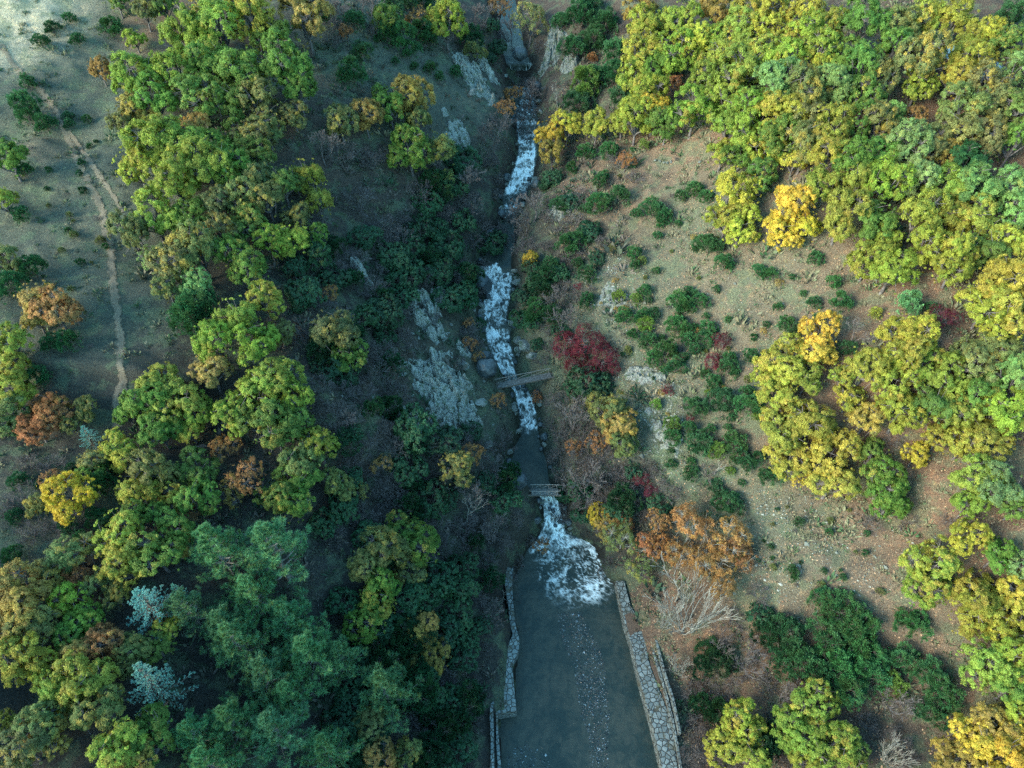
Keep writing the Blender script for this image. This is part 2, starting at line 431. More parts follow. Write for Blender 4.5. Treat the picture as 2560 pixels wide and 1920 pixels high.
# ------------------------------------------------------------------ where every plant stands: print x, y, crown radius, colour code
PAL = {  # code: colour, share of warm leaves, words
 'L': ((.225, .30, .048), .16, 'lime-green'), 'G': ((.13, .21, .042), .14, 'mid-green'), 'Y': ((.40, .37, .058), .25, 'bright yellow'),
 'V': ((.30, .315, .05), .24, 'yellow-green'), 'D': ((.54, .40, .055), .2, 'golden'), 'O': ((.36, .25, .075), .35, 'ochre'),
 'R': ((.37, .175, .065), .12, 'rust-orange'), 'E': ((.175, .19, .065), .25, 'olive-green'), 'P': ((.20, .29, .095), .08, 'pale grey-green'),
 'K': ((.038, .11, .042), .1, 'dark green'), 'N': ((.020, .066, .028), .15, 'blackish green'), 'H': ((.045, .14, .05), .35, 'deep green'),
 'Z': ((.54, .45, .035), .1, 'vivid yellow'),
 'X': ((.13, .018, .032), .0, 'crimson'), 'Q': ((.25, .47, .40), .3, 'silver-blue'), 'I': ((.125, .28, .13), .25, 'blue-green'),
 'B': ((.2, .2, .2), 0, 'leafless grey'), 'W': ((.4, .4, .4), 0, 'pale bare')}
OAKS = """
290 85 22 V,312 28 28 E,250 2 26 G,355 18 32 G,440 16 36 O,395 70 55 L,470 60 60 L,545 40 60 V,590 85 48 G,300 160 55 L,385 150 60 L,460 140 52 G,330 212 48 G,
295 240 34 O,262 262 34 E,430 215 48 G,525 160 60 G,610 145 58 G,645 195 46 G,562 222 46 E,500 225 45 G,575 272 40 E,505 292 32 G,217 153 25 R,335 320 55 V,296 362 45 Y,
390 315 50 L,420 285 36 O,450 360 55 V,380 395 52 V,472 330 40 G,330 470 55 V,288 512 50 E,402 470 50 G,470 440 40 E,430 545 55 E,372 572 48 E,
660 40 55 O,748 67 18 R,835 42 32 G,965 50 45 V,1027 112 22 E,735 262 38 E,790 250 38 O,845 235 35 G,893 212 45 O,820 205 20 G,905 275 34 E,
885 320 50 G,945 335 40 E,962 382 20 E,635 250 30 E,668 385 40 V,687 432 36 V,612 402 38 G,575 432 40 E,625 515 42 V,682 520 32 G,580 522 38 L,530 480 40 G,
1395 70 45 V,1390 115 46 Y,1385 25 36 O,1440 55 36 V,1475 40 40 V,1502 88 46 Y,1545 22 40 O,1372 168 40 V,1425 150 36 G,1460 120 45 L,1402 215 46 V,1345 262 30 V,
1376 258 44 V,1412 245 36 D,1442 262 40 G,1500 240 46 L,1190 290 36 D,1225 270 36 D,1195 332 30 O,1288 275 35 V,1590 420 46 Y,1570 472 45 V,1602 490 42 Y,
1620 20 42 V,1680 30 45 Y,1740 18 40 Y,1740 75 46 V,1790 58 40 V,1865 45 52 G,1940 52 46 E,2000 40 46 V,2060 42 46 V,2130 78 42 Y,2100 105 40 V,2090 142 46 V,2062 168 42 Y,1990 138 56 E,
1985 182 36 V,1930 110 45 G,1900 170 42 E,1860 150 46 G,1820 120 40 G,1770 108 42 L,1700 130 52 L,1775 140 26 Y,1680 182 50 P,1740 192 50 E,1795 190 46 P,1870 212 42 G,
2200 90 42 G,2195 160 46 P,2122 192 46 E,2080 232 50 E,2150 242 50 E,2200 240 46 G,2060 282 50 E,2122 302 46 E,2190 310 42 G,1690 240 50 V,1742 262 50 E,1800 270 46 V,
1850 265 42 G,1895 270 40 E,1925 253 30 P,1975 262 26 R,1682 302 50 G,1740 320 46 E,1790 332 46 V,1842 350 46 G,1902 330 46 G,1962 320 46 P,2010 330 40 E,2045 340 30 O,
2090 350 42 K,1715 355 28 Y,1780 395 46 V,1850 400 42 V,1912 400 50 L,1980 390 46 P,2040 400 46 L,2110 400 52 P,2182 402 46 P,1820 470 52 V,1890 480 52 G,1912 515 30 V,
1985 470 52 V,2050 470 46 V,2112 470 52 V,2195 470 46 P,2000 540 46 V,2060 540 46 V,2130 540 46 G,2182 540 42 V,1710 448 44 D,1692 498 44 D,1738 490 36 D,1930 580 50 V,
1880 560 46 V,2060 578 40 V,1610 300 46 L,1580 258 50 L,1628 230 50 L,1570 200 46 L,1530 180 46 L,1612 160 52 L,1640 110 50 L,1560 130 46 V,1602 70 46 L,1652 60 42 Y,
1530 90 40 L,1600 342 40 G,1560 332 32 V,1645 380 40 G,1655 330 40 V,2168 620 58 Y,2130 660 50 V,2190 682 50 Y,2160 712 40 V,1770 722 46 D,1758 765 42 D,1690 795 50 Y,1705 762 34 V,
1742 820 36 V,1675 850 46 V,1660 815 34 V,1742 918 56 V,1682 930 50 V,1690 893 26 R,1702 992 46 V,1790 985 52 Y,1800 1040 48 V,1942 720 46 Y,1976 726 40 Y,1950 762 46 V,
1925 770 30 V,1872 790 46 Y,1820 810 30 V,1835 860 32 V,1930 830 46 V,1945 892 50 V,1870 908 38 O,2000 790 40 L,2042 820 46 L,2012 880 50 G,2062 890 52 V,2110 780 52 E,
2162 760 46 E,2190 822 56 P,2110 850 46 G,2150 892 52 L,2200 900 46 L,2082 960 42 V,2132 950 46 V,2030 945 36 V,1978 985 30 D,1880 985 32 G,1912 1040 50 G,1922 1085 40 G,
2110 1030 52 L,2152 1052 50 P,2095 1090 40 L,2190 1100 32 G,2010 1212 56 V,2000 1272 46 L,2085 1165 42 Y,2150 1200 38 G,2110 1300 56 V,2092 1345 40 V,2170 1330 50 Y,2192 1268 42 Y,
2190 1375 50 Y,2205 1228 32 P,2132 1442 56 L,2190 1430 50 V,2182 1490 46 G,2205 1525 40 V,2090 1592 50 D,2150 1570 50 O,2182 1622 50 D,2060 1642 50 O,2122 1642 50 D,2200 1570 40 D,
1610 1558 50 V,1570 1612 46 Y,1622 1632 42 V,1760 1512 46 L,1730 1580 52 L,1792 1610 54 L,1842 1630 34 G,1742 1650 42 V,
1320 890 46 E,1342 918 40 O,1345 962 30 E,1290 872 28 E,1145 560 20 D,
15 340 44 G,8 435 34 V,10 560 34 E,85 648 42 O,118 668 46 R,155 675 28 R,76 690 30 O,20 752 42 V,25 805 40 V,22 845 46 V,20 900 44 E,75 922 40 R,110 890 40 R,187 886 28 E,155 918 26 E,
197 996 30 E,202 1022 26 G,252 968 38 Y,262 995 30 Y,160 1072 47 Z,85 1095 26 E,513 700 50 L,470 740 46 L,545 745 52 L,455 800 46 O,350 830 46 V,320 872 46 G,382 868 52 L,
420 882 40 L,345 932 46 G,275 895 26 G,410 928 36 V,562 850 52 L,502 903 46 L,603 820 46 L,545 905 46 G,592 930 52 G,335 1020 52 E,423 1013 42 G,300 1062 46 V,385 1075 42 V,
432 1080 42 G,575 655 42 V,605 720 30 E,722 722 48 E,752 765 40 G,640 862 42 L,622 910 46 G,690 965 42 V,655 1002 46 E,640 1042 46 G,630 1085 46 G,598 1068 46 G,720 1045 30 E,
745 1060 30 E,780 1062 20 E,985 1015 42 E,160 1193 52 E,268 1160 52 V,267 1222 50 V,340 1200 52 G,315 1120 40 G,380 1145 44 G,220 1262 32 E,250 1290 30 E,50 1272 60 O,102 1252 46 E,30 1332 56 O,80 1352 50 E,
52 1422 56 V,92 1442 40 Y,150 1300 42 L,185 1345 36 L,150 1380 40 G,220 1390 46 R,160 1430 42 O,190 1480 60 V,130 1490 52 L,220 1530 50 E,90 1562 50 E,110 1592 46 O,
50 1622 52 E,10 1560 26 V,366 1362 30 V,293 1402 40 E,338 1402 32 G,275 1440 30 E,260 1622 52 V,330 1580 52 G,300 1642 42 O,405 1180 24 O,
830 1183 56 E,870 1140 36 G,900 1190 46 G,790 1222 36 E,880 1232 36 E,822 1270 46 G,820 1312 42 V,790 1352 48 G,913 1356 36 O,940 1410 36 O,885 1430 25 E,820 1640 40 O,880 1632 36 E,
800 1560 40 E,1290 1112 24 D,1250 585 0 E,540 332 46 G,562 382 40 E,522 420 46 E,545 302 40 E,505 368 42 G,540 592 42 G,500 548 46 G,478 502 42 E,640 472 30 E,425 615 38 P,360 620 34 E,690 560 30 K,1240 170 0 E"""
AIRY = """1310 1125 28 O,1345 1162 36 E,1350 1128 22 R,1560 1275 32 R,1495 1140 46 R,1580 1165 46 R,1470 1195 36 R,1540 1215 46 R,1595 1195 36 R,1400 1180 30 R"""
THIN = """1455 185 26 R,1240 968 22 R,1290 960 26 R,1420 1130 32 R,1425 1180 32 R,1725 1035 24 D,483 963 34 R,530 1035 46 R,505 1065 34 O,110 1035 26 R,165 1235 36 R,715 635 20 R,825 1000 26 R,1020 985 28 R,
1382 1230 34 E,1015 745 17 R,1034 772 14 R,1078 866 18 R,1012 700 13 R,1160 860 16 R,1105 205 22 R,1090 235 24 R,1350 350 22 R,1170 1180 18 R,1145 45 45 E,900 40 30 R,1080 18 28 R,1310 1150 30 O,330 560 34 P,350 1045 30 P"""
HOLLY = """150 42 13 K,113 62 18 K,89 91 16 K,168 88 15 K,238 60 25 H,62 180 18 K,55 228 30 H,62 252 24 H,97 268 24 H,148 252 11 K,152 270 13 K,188 258 10 K,55 372 18 K,45 465 20 H,780 115 24 K,762 160 34 H,
870 82 32 H,910 72 28 H,885 106 22 K,855 135 10 K,895 145 10 K,930 147 16 K,950 165 12 K,985 155 15 K,725 535 26 N,1210 48 18 K,1255 40 34 K,1310 50 30 K,1285 85 28 K,1240 105 34 K,
1275 18 30 K,1335 122 34 K,1325 158 30 K,1290 170 26 K,1262 186 38 G,1250 228 30 K,1280 125 12 R,1345 215 30 K,1265 330 22 H,1315 328 22 H,1235 365 15 H,1305 378 12 H,1295 395 15 H,
1390 315 12 G,1365 325 6 H,1500 412 20 H,1525 425 15 H,1470 425 13 H,1410 455 25 H,1375 465 13 K,1435 470 18 K,1425 485 12 H,1420 510 12 H,1295 440 27 H,1262 455 12 K,1340 425 22 K,
1370 548 17 H,1372 575 14 H,1225 530 26 K,1530 535 26 K,1515 525 18 K,1180 600 28 N,1175 630 26 N,1190 575 20 K,1270 595 20 K,1248 572 15 K,1418 587 8 H,1348 686 22 H,1390 683 17 H,1365 725 14 H,
1397 740 20 H,1468 655 25 H,1482 668 20 H,1488 630 12 K,1513 655 17 H,1500 638 9 H,1460 708 24 H,1488 735 18 H,1440 765 28 H,1460 790 24 H,1415 775 20 H,1530 710 20 H,1525 735 20 K,1620 770 17 K,
1758 655 17 H,1816 650 25 H,1800 612 16 H,1762 560 18 H,1564 572 22 H,1640 588 16 K,1660 598 15 H,1700 700 20 H,1710 600 7 K,1770 690 15 H,1718 720 16 K,1830 755 18 K,1965 660 30 I,2010 668 16 K,
1890 680 14 V,1500 882 24 K,1560 872 32 K,1620 880 30 H,1510 960 30 K,1585 960 28 H,1600 985 20 K,1635 990 18 K,1550 975 20 G,1545 1055 20 K,1575 1090 30 K,1535 930 15 K,1575 800 24 K,1540 828 20 K,
1665 1030 25 K,1350 1085 38 N,2185 40 38 K,1775 1300 28 H,1830 1330 44 H,1865 1360 38 H,1790 1370 42 H,1860 1412 44 H,1810 1430 48 H,1870 1452 44 H,1780 1462 40 K,1830 1490 40 H,
1690 1370 42 K,1700 1430 40 K,1740 1440 44 K,1970 1348 32 H,1945 1430 34 H,2005 1460 34 H,2030 1500 40 H,2010 1542 34 H,1930 1480 28 G,1725 1130 12 K,1790 1150 9 K,1710 1240 17 K,
72 580 30 H,20 622 34 H,150 735 28 H,112 742 22 K,80 815 28 H,155 1010 12 K,90 1050 14 K,420 672 46 H,410 690 40 H,438 652 34 H,950 1280 24 K,1105 1015 20 N,175 1160 16 K"""
DOME = """1270 828 44 N,1240 842 26 N,1300 838 26 N,1193 388 25 K,1178 400 16 N,660 640 44 N,720 605 38 N,830 682 50 N,875 600 44 N,945 590 40 N,965 645 44 N,900 930 50 N,955 955 46 N,925 440 36 N,
905 500 40 N,965 535 40 N,850 555 42 N,780 690 36 N,880 1010 44 N,930 1080 44 N,740 1300 34 N,1000 1230 38 N,990 1330 40 N,1000 1420 38 N,960 1520 40 N,990 1620 40 N,880 1290 40 N,700 1130 36 N,
1132 640 28 N,1128 690 28 N,1162 612 28 N,1150 700 22 N,1075 105 20 N,1058 130 16 N,1160 745 18 N,1290 560 20 N,1640 1330 30 N,1060 60 22 N,1000 480 30 N,640 580 30 N,1035 700 18 N"""
RED = """1225 752 36 X,1262 740 40 X,1302 772 34 X,1242 782 32 X,1325 800 16 X,1285 800 26 X,1558 742 20 X,1540 785 24 X,1442 845 14 X,1490 905 10 X,1385 1035 20 X,1408 1062 18 X,2040 690 36 X,1323 265 11 X,1250 620 11 X"""
PINES = """470 1185 76 I,596 1195 82 I,540 1285 66 I,480 1345 66 I,405 1312 56 I,625 1335 68 I,665 1405 74 I,515 1385 70 I,572 1455 72 I,830 1480 86 I,585 1580 80 I,500 1560 74 I,425 1585 58 I,705 1620 62 I,450 1650 60 I,620 1500 60 I,730 1420 60 I"""
SPRUCE = """322 1308 58 Q,388 1285 26 Q,332 1488 68 Q,190 945 26 Q"""
BARE = """1280 1045 56 B,1240 900 46 B,1225 690 40 B,1145 205 42 B,1010 380 48 B,1150 440 46 B,1020 1075 54 B,1135 480 34 B,700 320 44 B,1090 960 40 B,1945 1525 42 B,1855 710 40 B,1060 300 40 B,1620 1420 44 B,1100 60 38 B,1245 1085 40 B,
1090 270 36 B,1000 60 34 B,1035 30 34 B,790 20 34 B,720 22 34 B,1700 1500 40 B,1200 650 34 B,1060 1150 40 B,1560 1390 36 B"""
BUSH = """730 330 44 B,800 340 42 B,770 430 46 B,830 490 46 B,690 480 30 B,720 590 34 B,800 620 38 B,930 690 30 B,820 760 40 B,780 850 40 B,860 850 34 B,730 900 40 B,790 960 40 B,850 960 36 B,750 1000 34 B,860 1070 34 B,
780 1120 38 B,720 1160 34 B,960 460 30 B,1010 440 36 B,1020 520 26 B,1060 345 24 B,1070 420 22 B,1010 720 24 B,990 780 18 B,1080 870 24 B,1040 960 30 B,1100 1120 34 B,1050 1210 30 B,1215 960 28 B,1330 1040 38 B,1400 1000 32 B,
1260 420 34 B,1240 470 30 B,1330 350 28 B,1370 380 26 B,1300 520 26 B,1230 760 0 B,1640 1280 30 B,1660 1480 36 B,1590 1450 34 B,1530 1480 32 B,1680 1560 34 B,1500 1560 30 B,1490 1640 30 B,1690 1640 30 B,
1870 1560 32 B,1935 1600 34 B,1960 1630 30 B,1930 950 26 B,1880 1130 26 B,1960 1120 30 B,2050 1130 24 B,600 690 30 B,650 730 30 B,690 830 34 B,700 880 30 B,60 1000 30 B,40 1080 36 B,60 1150 36 B,110 1140 26 B,
1000 1130 30 B,960 1180 30 B,1030 1290 26 B,1046 1400 22 B,1030 1480 22 B,1020 1560 26 B,1180 530 22 B,1122 432 26 B,1142 402 18 B,1100 522 26 B,1126 360 12 B,1095 470 18 B,1070 385 22 B,1030 745 26 B,1018 705 24 B,1142 1168 18 B,1118 1215 24 B,1100 1255 24 B,1110 1300 18 B,1300 1240 18 B,1320 1215 22 B,1165 100 24 B,1080 80 26 B,1110 110 18 B,1530 1020 26 B,1450 1060 30 B,1400 1120 24 B,1590 1330 30 B,1130 195 40 B,1142 235 38 B,1118 258 32 B,1152 182 26 B,1128 290 30 B,1110 470 30 B,1075 500 32 B,1135 530 30 B,1060 560 0 B,700 660 30 B,760 900 34 B,830 830 34 B,900 1010 30 B,940 1130 34 B,1080 1170 30 B,1270 900 34 B,1310 1010 36 B,1250 990 34 B,1360 1050 34 B,1220 1110 26 B,1290 1080 34 B,1805 14 24 B,1370 125 20 B,1345 60 18 B,1985 1000 0 B"""
PALE = """1497 1325 80 W,1440 1335 40 W,1470 1440 30 W,1930 1630 44 W"""
DEAD = """1470 1262 62 W,1205 215 26 W,1130 215 24 W,393 515 22 W,1548 1012 22 W,1010 1110 44 W,1085 1290 24 W,2160 590 22 W"""
NOUN = dict(airy=('broadleaf_tree', 'broadleaf tree', 'tree', 'broadleaf trees with autumn crowns'), oak=('broadleaf_tree', 'broadleaf tree', 'tree', 'broadleaf trees with autumn crowns'), tall=('broadleaf_tree', 'broadleaf tree', 'tree', 'broadleaf trees with autumn crowns'),
 thin=('thin_tree', 'thinly leaved tree', 'tree', 'trees that have lost most of their leaves'), holly=('evergreen_shrub', 'evergreen shrub', 'shrub', 'dark evergreen shrubs'),
 dome=('evergreen_bush', 'evergreen bush', 'bush', 'blackish evergreen bushes in the gorge'), fuzzy=('smoke_bush', 'smoke bush', 'bush', 'smoke bushes on the right slope'),
 pine=('pine_tree', 'pine', 'pine tree', 'pines in the lower left wood'), spruce=('spruce_tree', 'spruce', 'spruce', 'silver-blue spruces'),
 bare=('bare_tree', 'twiggy tree', 'bare tree', 'leafless trees along the gorge'), bush=('bare_bush', 'twiggy bush', 'bare bush', 'leafless bushes on the slopes'),
 pale=('bare_tree', 'many-stemmed tree', 'bare tree', 'pale many-stemmed trees'), dead=('bare_tree', 'white-limbed tree', 'bare tree', 'pale bare trees'))
PLANTS = []
def plant(kind, sx, sy, rs, code):
    P, t = hit(sx, sy, 3.0)
    for _ in range(3):
        r = rs * SS * t / F_PX
        zs = 1.0
        P, t = hit(sx, sy, CEN[kind] * r)
    x, y = P[0], P[1]
    name, noun, cat, grp = NOUN[kind]
    root = link(name, None)
    root.empty_display_size = .5
    root.location = (x, y, float(H(x, y)) - .04 * r)
    root.scale = (r * random.uniform(.88, 1.12), r * random.uniform(.88, 1.12), r * random.uniform(.92, 1.12))
    root.rotation_euler = (random.uniform(-.05, .05), random.uniform(-.05, .05), random.uniform(0, 6.283))
    pr = random.choice(PROTO[kind])
    c, warm, word = PAL[code]
    j = [random.uniform(.9, 1.1) for _ in range(3)]
    for pn, me in pr:
        o = link(pn, me, root)
        if pn == 'crown': o.color = (c[0] * j[0], c[1] * j[1], c[2] * j[2], warm * random.uniform(.5, 1.5))
    PLANTS.append(dict(o=root, kind=kind, noun=noun, cat=cat, grp=grp, word=word, x=sx, y=sy, r=rs, m=r))
    return root
def thicket(poly, n, seed, kinds, rr, gap):
    r = random.Random(seed); done = []
    x0, x1 = min(p[0] for p in poly), max(p[0] for p in poly); y0, y1 = min(p[1] for p in poly), max(p[1] for p in poly)
    tries = 0
    while len(done) < n and tries < 6000:
        tries += 1
        x, y = r.uniform(x0, x1), r.uniform(y0, y1); ins = False; j = len(poly) - 1
        for i in range(len(poly)):
            (xi, yi), (xj, yj) = poly[i], poly[j]
            if (yi > y) != (yj > y) and x < (xj - xi) * (y - yi) / (yj - yi) + xi: ins = not ins
            j = i
        if not ins: continue
        if any(math.hypot(p['x'] - x, p['y'] - y) < gap * (1 if p['kind'] in ('dome', 'bush') else .8) for p in PLANTS): continue
        if math.hypot((x - 955) / 95, (y - 838) / 105) < 1 or math.hypot((x - 930) / 60, (y - 685) / 75) < 1: continue
        k_, c_ = r.choice(kinds); plant(k_, x, y, r.uniform(*rr), c_); done.append((x, y))
def thickets():
    thicket([(720, 560), (900, 400), (1040, 330), (1060, 560), (1000, 700), (1020, 900), (1090, 1010), (1110, 1120), (1100, 1200), (850, 1250), (740, 1100), (690, 800)], 75, 3, [('dome', 'N'), ('dome', 'N'), ('bush', 'B'), ('bush', 'B'), ('bush', 'B'), ('holly', 'N')], (22, 40), 34)
    thicket([(860, 1230), (1066, 1230), (1066, 1400), (1030, 1500), (1018, 1659), (720, 1659), (700, 1560)], 46, 4, [('dome', 'N'), ('dome', 'N'), ('holly', 'N'), ('bush', 'B')], (26, 44), 36)
    thicket([(1190, 420), (1260, 400), (1300, 520), (1260, 700), (1170, 780), (1130, 640)], 22, 5, [('bush', 'B'), ('bush', 'B'), ('dome', 'N'), ('holly', 'K')], (18, 30), 28)
    thicket([(1180, 860), (1250, 880), (1330, 1010), (1450, 1030), (1420, 1110), (1250, 1110), (1215, 1060), (1205, 980)], 26, 6, [('bush', 'B'), ('bush', 'B'), ('dome', 'N')], (22, 34), 28)
    thicket([(650, 0), (1050, 0), (1060, 110), (930, 70), (700, 90)], 16, 7, [('bush', 'B'), ('bush', 'B'), ('holly', 'K')], (20, 30), 28)
    thicket([(1480, 1420), (1700, 1300), (1740, 1500), (1680, 1659), (1500, 1659)], 22, 8, [('bush', 'B'), ('bush', 'B'), ('holly', 'N')], (24, 36), 34)
    thicket([(1330, 640), (1480, 600), (1650, 900), (1600, 1060), (1430, 1010), (1380, 760)], 30, 9, [('holly', 'K'), ('holly', 'H'), ('bush', 'B'), ('holly', 'G')], (8, 20), 24)
    thicket([(1230, 330), (1480, 330), (1560, 520), (1800, 560), (1830, 700), (1650, 760), (1620, 1000), (1500, 1050), (1400, 900), (1250, 600)], 70, 19, [('holly', 'K'), ('holly', 'H'), ('holly', 'E'), ('bush', 'B'), ('bush', 'B'), ('fuzzy', 'O')], (4, 11), 15)
    thicket([(1640, 1080), (1850, 1090), (1980, 1300), (1850, 1290), (1650, 1260)], 24, 20, [('holly', 'K'), ('holly', 'E'), ('bush', 'B')], (4, 10), 18)
    thicket([(60, 260), (230, 280), (240, 600), (220, 900), (60, 560)], 26, 21, [('holly', 'K'), ('holly', 'E'), ('bush', 'B')], (4, 10), 18)
    thicket([(0, 960), (240, 1000), (240, 1140), (0, 1220)], 12, 10, [('bush', 'B'), ('holly', 'K')], (18, 30), 34)
def plant_all():
    for kind, txt in (('oak', OAKS), ('airy', AIRY), ('thin', THIN), ('holly', HOLLY), ('dome', DOME), ('fuzzy', RED), ('pine', PINES), ('spruce', SPRUCE), ('bare', BARE), ('bush', BUSH), ('pale', PALE), ('dead', DEAD)):
        for it in txt.replace('\n', '').split(','):
            a = it.split()
            if float(a[2]) > 0: plant(kind, float(a[0]), float(a[1]), float(a[2]), a[3])

# ------------------------------------------------------------------ ground
STRAW, SAGE, LITTER, SOIL, DARK, TEAL = (.20, .152, .115), (.135, .155, .11), (.22, .135, .095), (.095, .076, .066), (.048, .05, .048), (.118, .134, .108)  # DARK puts part of the valley's shade into the ground colour
ZONES = [ # print x, y, radius, colour, strength
 (1300,700,330,SAGE,.8),(1500,640,260,STRAW,.9),(1700,600,160,STRAW,.9),(1480,380,130,STRAW,.85),(1620,580,140,STRAW,.8),(1420,360,70,STRAW,.7),(1530,300,90,LITTER,.8),(1400,700,120,SAGE,.8),(1420,880,110,SAGE,.6),
 (1500,470,90,SAGE,.7),(1640,630,100,SAGE,.6),(1560,440,60,SAGE,.5),(1320,450,110,LITTER,.6),(1270,520,100,DARK,.6),(1270,400,60,LITTER,.5),(1760,1170,190,STRAW,.95),(1660,1120,100,SAGE,.9),(1660,1250,110,SAGE,.7),(1850,1260,110,STRAW,.8),(2030,1360,90,STRAW,.8),
 (1980,240,120,LITTER,.9),(2000,600,140,LITTER,.9),(1850,850,170,LITTER,.9),(1900,1020,140,LITTER,.9),(2000,1120,160,LITTER,.8),(2180,1000,120,LITTER,.9),(2000,1430,130,STRAW,.6),(2080,1480,90,LITTER,.5),
 (1900,300,400,LITTER,.6),(1640,1420,150,LITTER,.7),(1560,1300,120,LITTER,.8),(1590,1560,130,SOIL,.8),(1900,1580,120,SOIL,.8),(1430,300,60,LITTER,.6),
 (150,330,330,TEAL,.9),(40,30,110,(.50,.44,.33),1.6),(20,90,70,(.46,.40,.30),1.4),(200,100,130,TEAL,.7),(200,620,200,TEAL,.9),(120,1000,200,DARK,.6),(60,1120,150,TEAL,.5),(330,60,80,LITTER,.7),(60,330,60,STRAW,.3),  # the two warm pale spots paint the sunlit corner into the ground colour
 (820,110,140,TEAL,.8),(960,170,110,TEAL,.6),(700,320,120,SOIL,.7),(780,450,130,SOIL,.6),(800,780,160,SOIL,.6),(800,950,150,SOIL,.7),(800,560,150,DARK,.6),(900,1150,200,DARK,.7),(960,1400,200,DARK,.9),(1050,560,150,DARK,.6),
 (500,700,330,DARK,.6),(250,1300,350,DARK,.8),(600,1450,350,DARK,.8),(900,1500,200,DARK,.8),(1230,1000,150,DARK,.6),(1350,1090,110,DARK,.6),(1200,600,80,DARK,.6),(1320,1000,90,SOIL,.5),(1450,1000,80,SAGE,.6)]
def build_ground():
    nr, nc = GXX.shape
    v = np.stack([GXX, GYY, GZ], -1).reshape(-1, 3)
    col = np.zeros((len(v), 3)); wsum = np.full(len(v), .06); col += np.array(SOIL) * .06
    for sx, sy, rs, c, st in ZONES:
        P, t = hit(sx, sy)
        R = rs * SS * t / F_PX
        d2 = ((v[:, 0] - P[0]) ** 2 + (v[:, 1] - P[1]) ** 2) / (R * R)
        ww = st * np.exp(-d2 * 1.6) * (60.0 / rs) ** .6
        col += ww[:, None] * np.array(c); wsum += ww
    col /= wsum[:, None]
    xs, hw, wz = stream_at(v[:, 1])
    wet = sst(1.6, 0, np.abs(v[:, 0] - xs) - hw)
    col = col * (1 - wet[:, None] * .55)
    k = N('hillside_ground'); co = k.co()
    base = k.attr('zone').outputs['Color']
    n1 = k.noise(co, .35, 5, .6); n2 = k.noise(co, 1.6, 5, .65); n3 = k.noise(co, 7, 4, .7); n4 = k.noise(co, 24, 3, .7)
    green = k.mix(k.ramp(n1, .49, .60), base, k.mix(.5, base, (.13, .175, .11), 'MIX'))
    straw = k.mix(k.ramp(n2, .52, .66), green, k.mix(1, green, (1.5, 1.32, 1.18, 1), 'MULTIPLY'))
    dk = k.mix(k.ramp(n3, .50, .36), straw, k.mix(1, straw, (.48, .50, .50, 1), 'MULTIPLY'))
    vor = k.n('ShaderNodeTexVoronoi', i={'Vector': co, 'Scale': 5.5})
    lit = k.ramp(k.n('ShaderNodeSeparateColor', i={0: vor.outputs['Color']}).outputs[0], .78, .84)
    lit = k.math('MULTIPLY', lit, k.ramp(vor.outputs['Distance'], .45, .25))
    sp = k.mix(k.math('MULTIPLY', lit, .75), dk, k.mix(1, dk, (2.0, 1.75, 1.5, 1), 'MULTIPLY'))
    fin = k.mix(k.ramp(n4, .40, .62, .0, 1.0), k.mix(1, sp, (.72, .74, .74, 1), 'MULTIPLY'), k.mix(1, sp, (1.22, 1.2, 1.16, 1), 'MULTIPLY'))
    hgt = k.math('ADD', k.math('MULTIPLY', n3, .7), k.math('MULTIPLY', n4, .35))
    k.done(k.pbr(fin, .95, .1, k.bump(hgt, 1.0, .35)))
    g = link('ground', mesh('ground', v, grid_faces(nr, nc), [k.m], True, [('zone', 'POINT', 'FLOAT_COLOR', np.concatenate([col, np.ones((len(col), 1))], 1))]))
    tag(g, kind='structure')
    return col
ZCOL = build_ground()

def ribbon(name, pts, width, mat, lift=.03, wob=.25):
    W = np.array([hit(*p)[0][:2] for p in pts])
    seg = np.r_[0, np.cumsum(np.linalg.norm(np.diff(W, axis=0), axis=1))]
    s = np.arange(0, seg[-1], .3)
    c = np.stack([np.interp(s, seg, W[:, 0]), np.interp(s, seg, W[:, 1])], 1)
    ker = np.exp(-np.linspace(-2, 2, 13) ** 2); ker /= ker.sum()
    c = np.stack([np.convolve(np.pad(c[:, i], 6, 'edge'), ker, 'valid') for i in (0, 1)], 1)
    t = unit(np.gradient(c, axis=0)); nrm = np.stack([-t[:, 1], t[:, 0]], 1)
    ac = np.linspace(-1, 1, 9)
    hw = width * (.75 + .5 * vnoise(s / 3, s * 0 + 3.3, 21)) * .5
    p = c[:, None] + nrm[:, None] * (ac[None, :, None] * hw[:, None, None])
    z = H(p[..., 0], p[..., 1]) + lift + .09
    v = np.concatenate([p, z[..., None]], -1).reshape(-1, 3)
    edge = np.tile(np.abs(ac), len(c))
    o = link(name, mesh(name, v, grid_faces(len(c), 9), [mat], True, [('edge', 'POINT', 'FLOAT', edge)]))
    return tag(o, kind='structure')
k = N('trodden_earth'); co = k.co()
n = k.noise(co, 1.3, 5); n2 = k.noise(co, 9, 4)
c = k.mix(k.ramp(n2, .35, .65), (.14, .11, .08), (.24, .195, .145))
a = k.ramp(k.math('ADD', k.attr('edge').outputs['Fac'], k.math('MULTIPLY', k.math('SUBTRACT', n, .5), 2.2)), .35, .95, .82, 0.0)
M_PATH = k.done(k.n('ShaderNodeMixShader', i={0: a, 1: k.n('ShaderNodeBsdfTransparent').outputs[0], 2: k.pbr(c, .95, .1, k.bump(n2, .6, .1))}).outputs[0])
ribbon('path', [(0,95),(40,155),(90,200),(128,250),(140,285),(165,345),(195,400),(222,455),(236,520),(243,590),(250,640),(256,700),(262,760),(263,800),(256,850),(250,890),(256,930)], 1.15, M_PATH)
ribbon('path', [(146,285),(170,315),(195,350),(225,395),(250,430),(268,465)], .9, M_PATH, .025)
ribbon('path', [(262,790),(270,830),(272,880)], .9, M_PATH, .027)

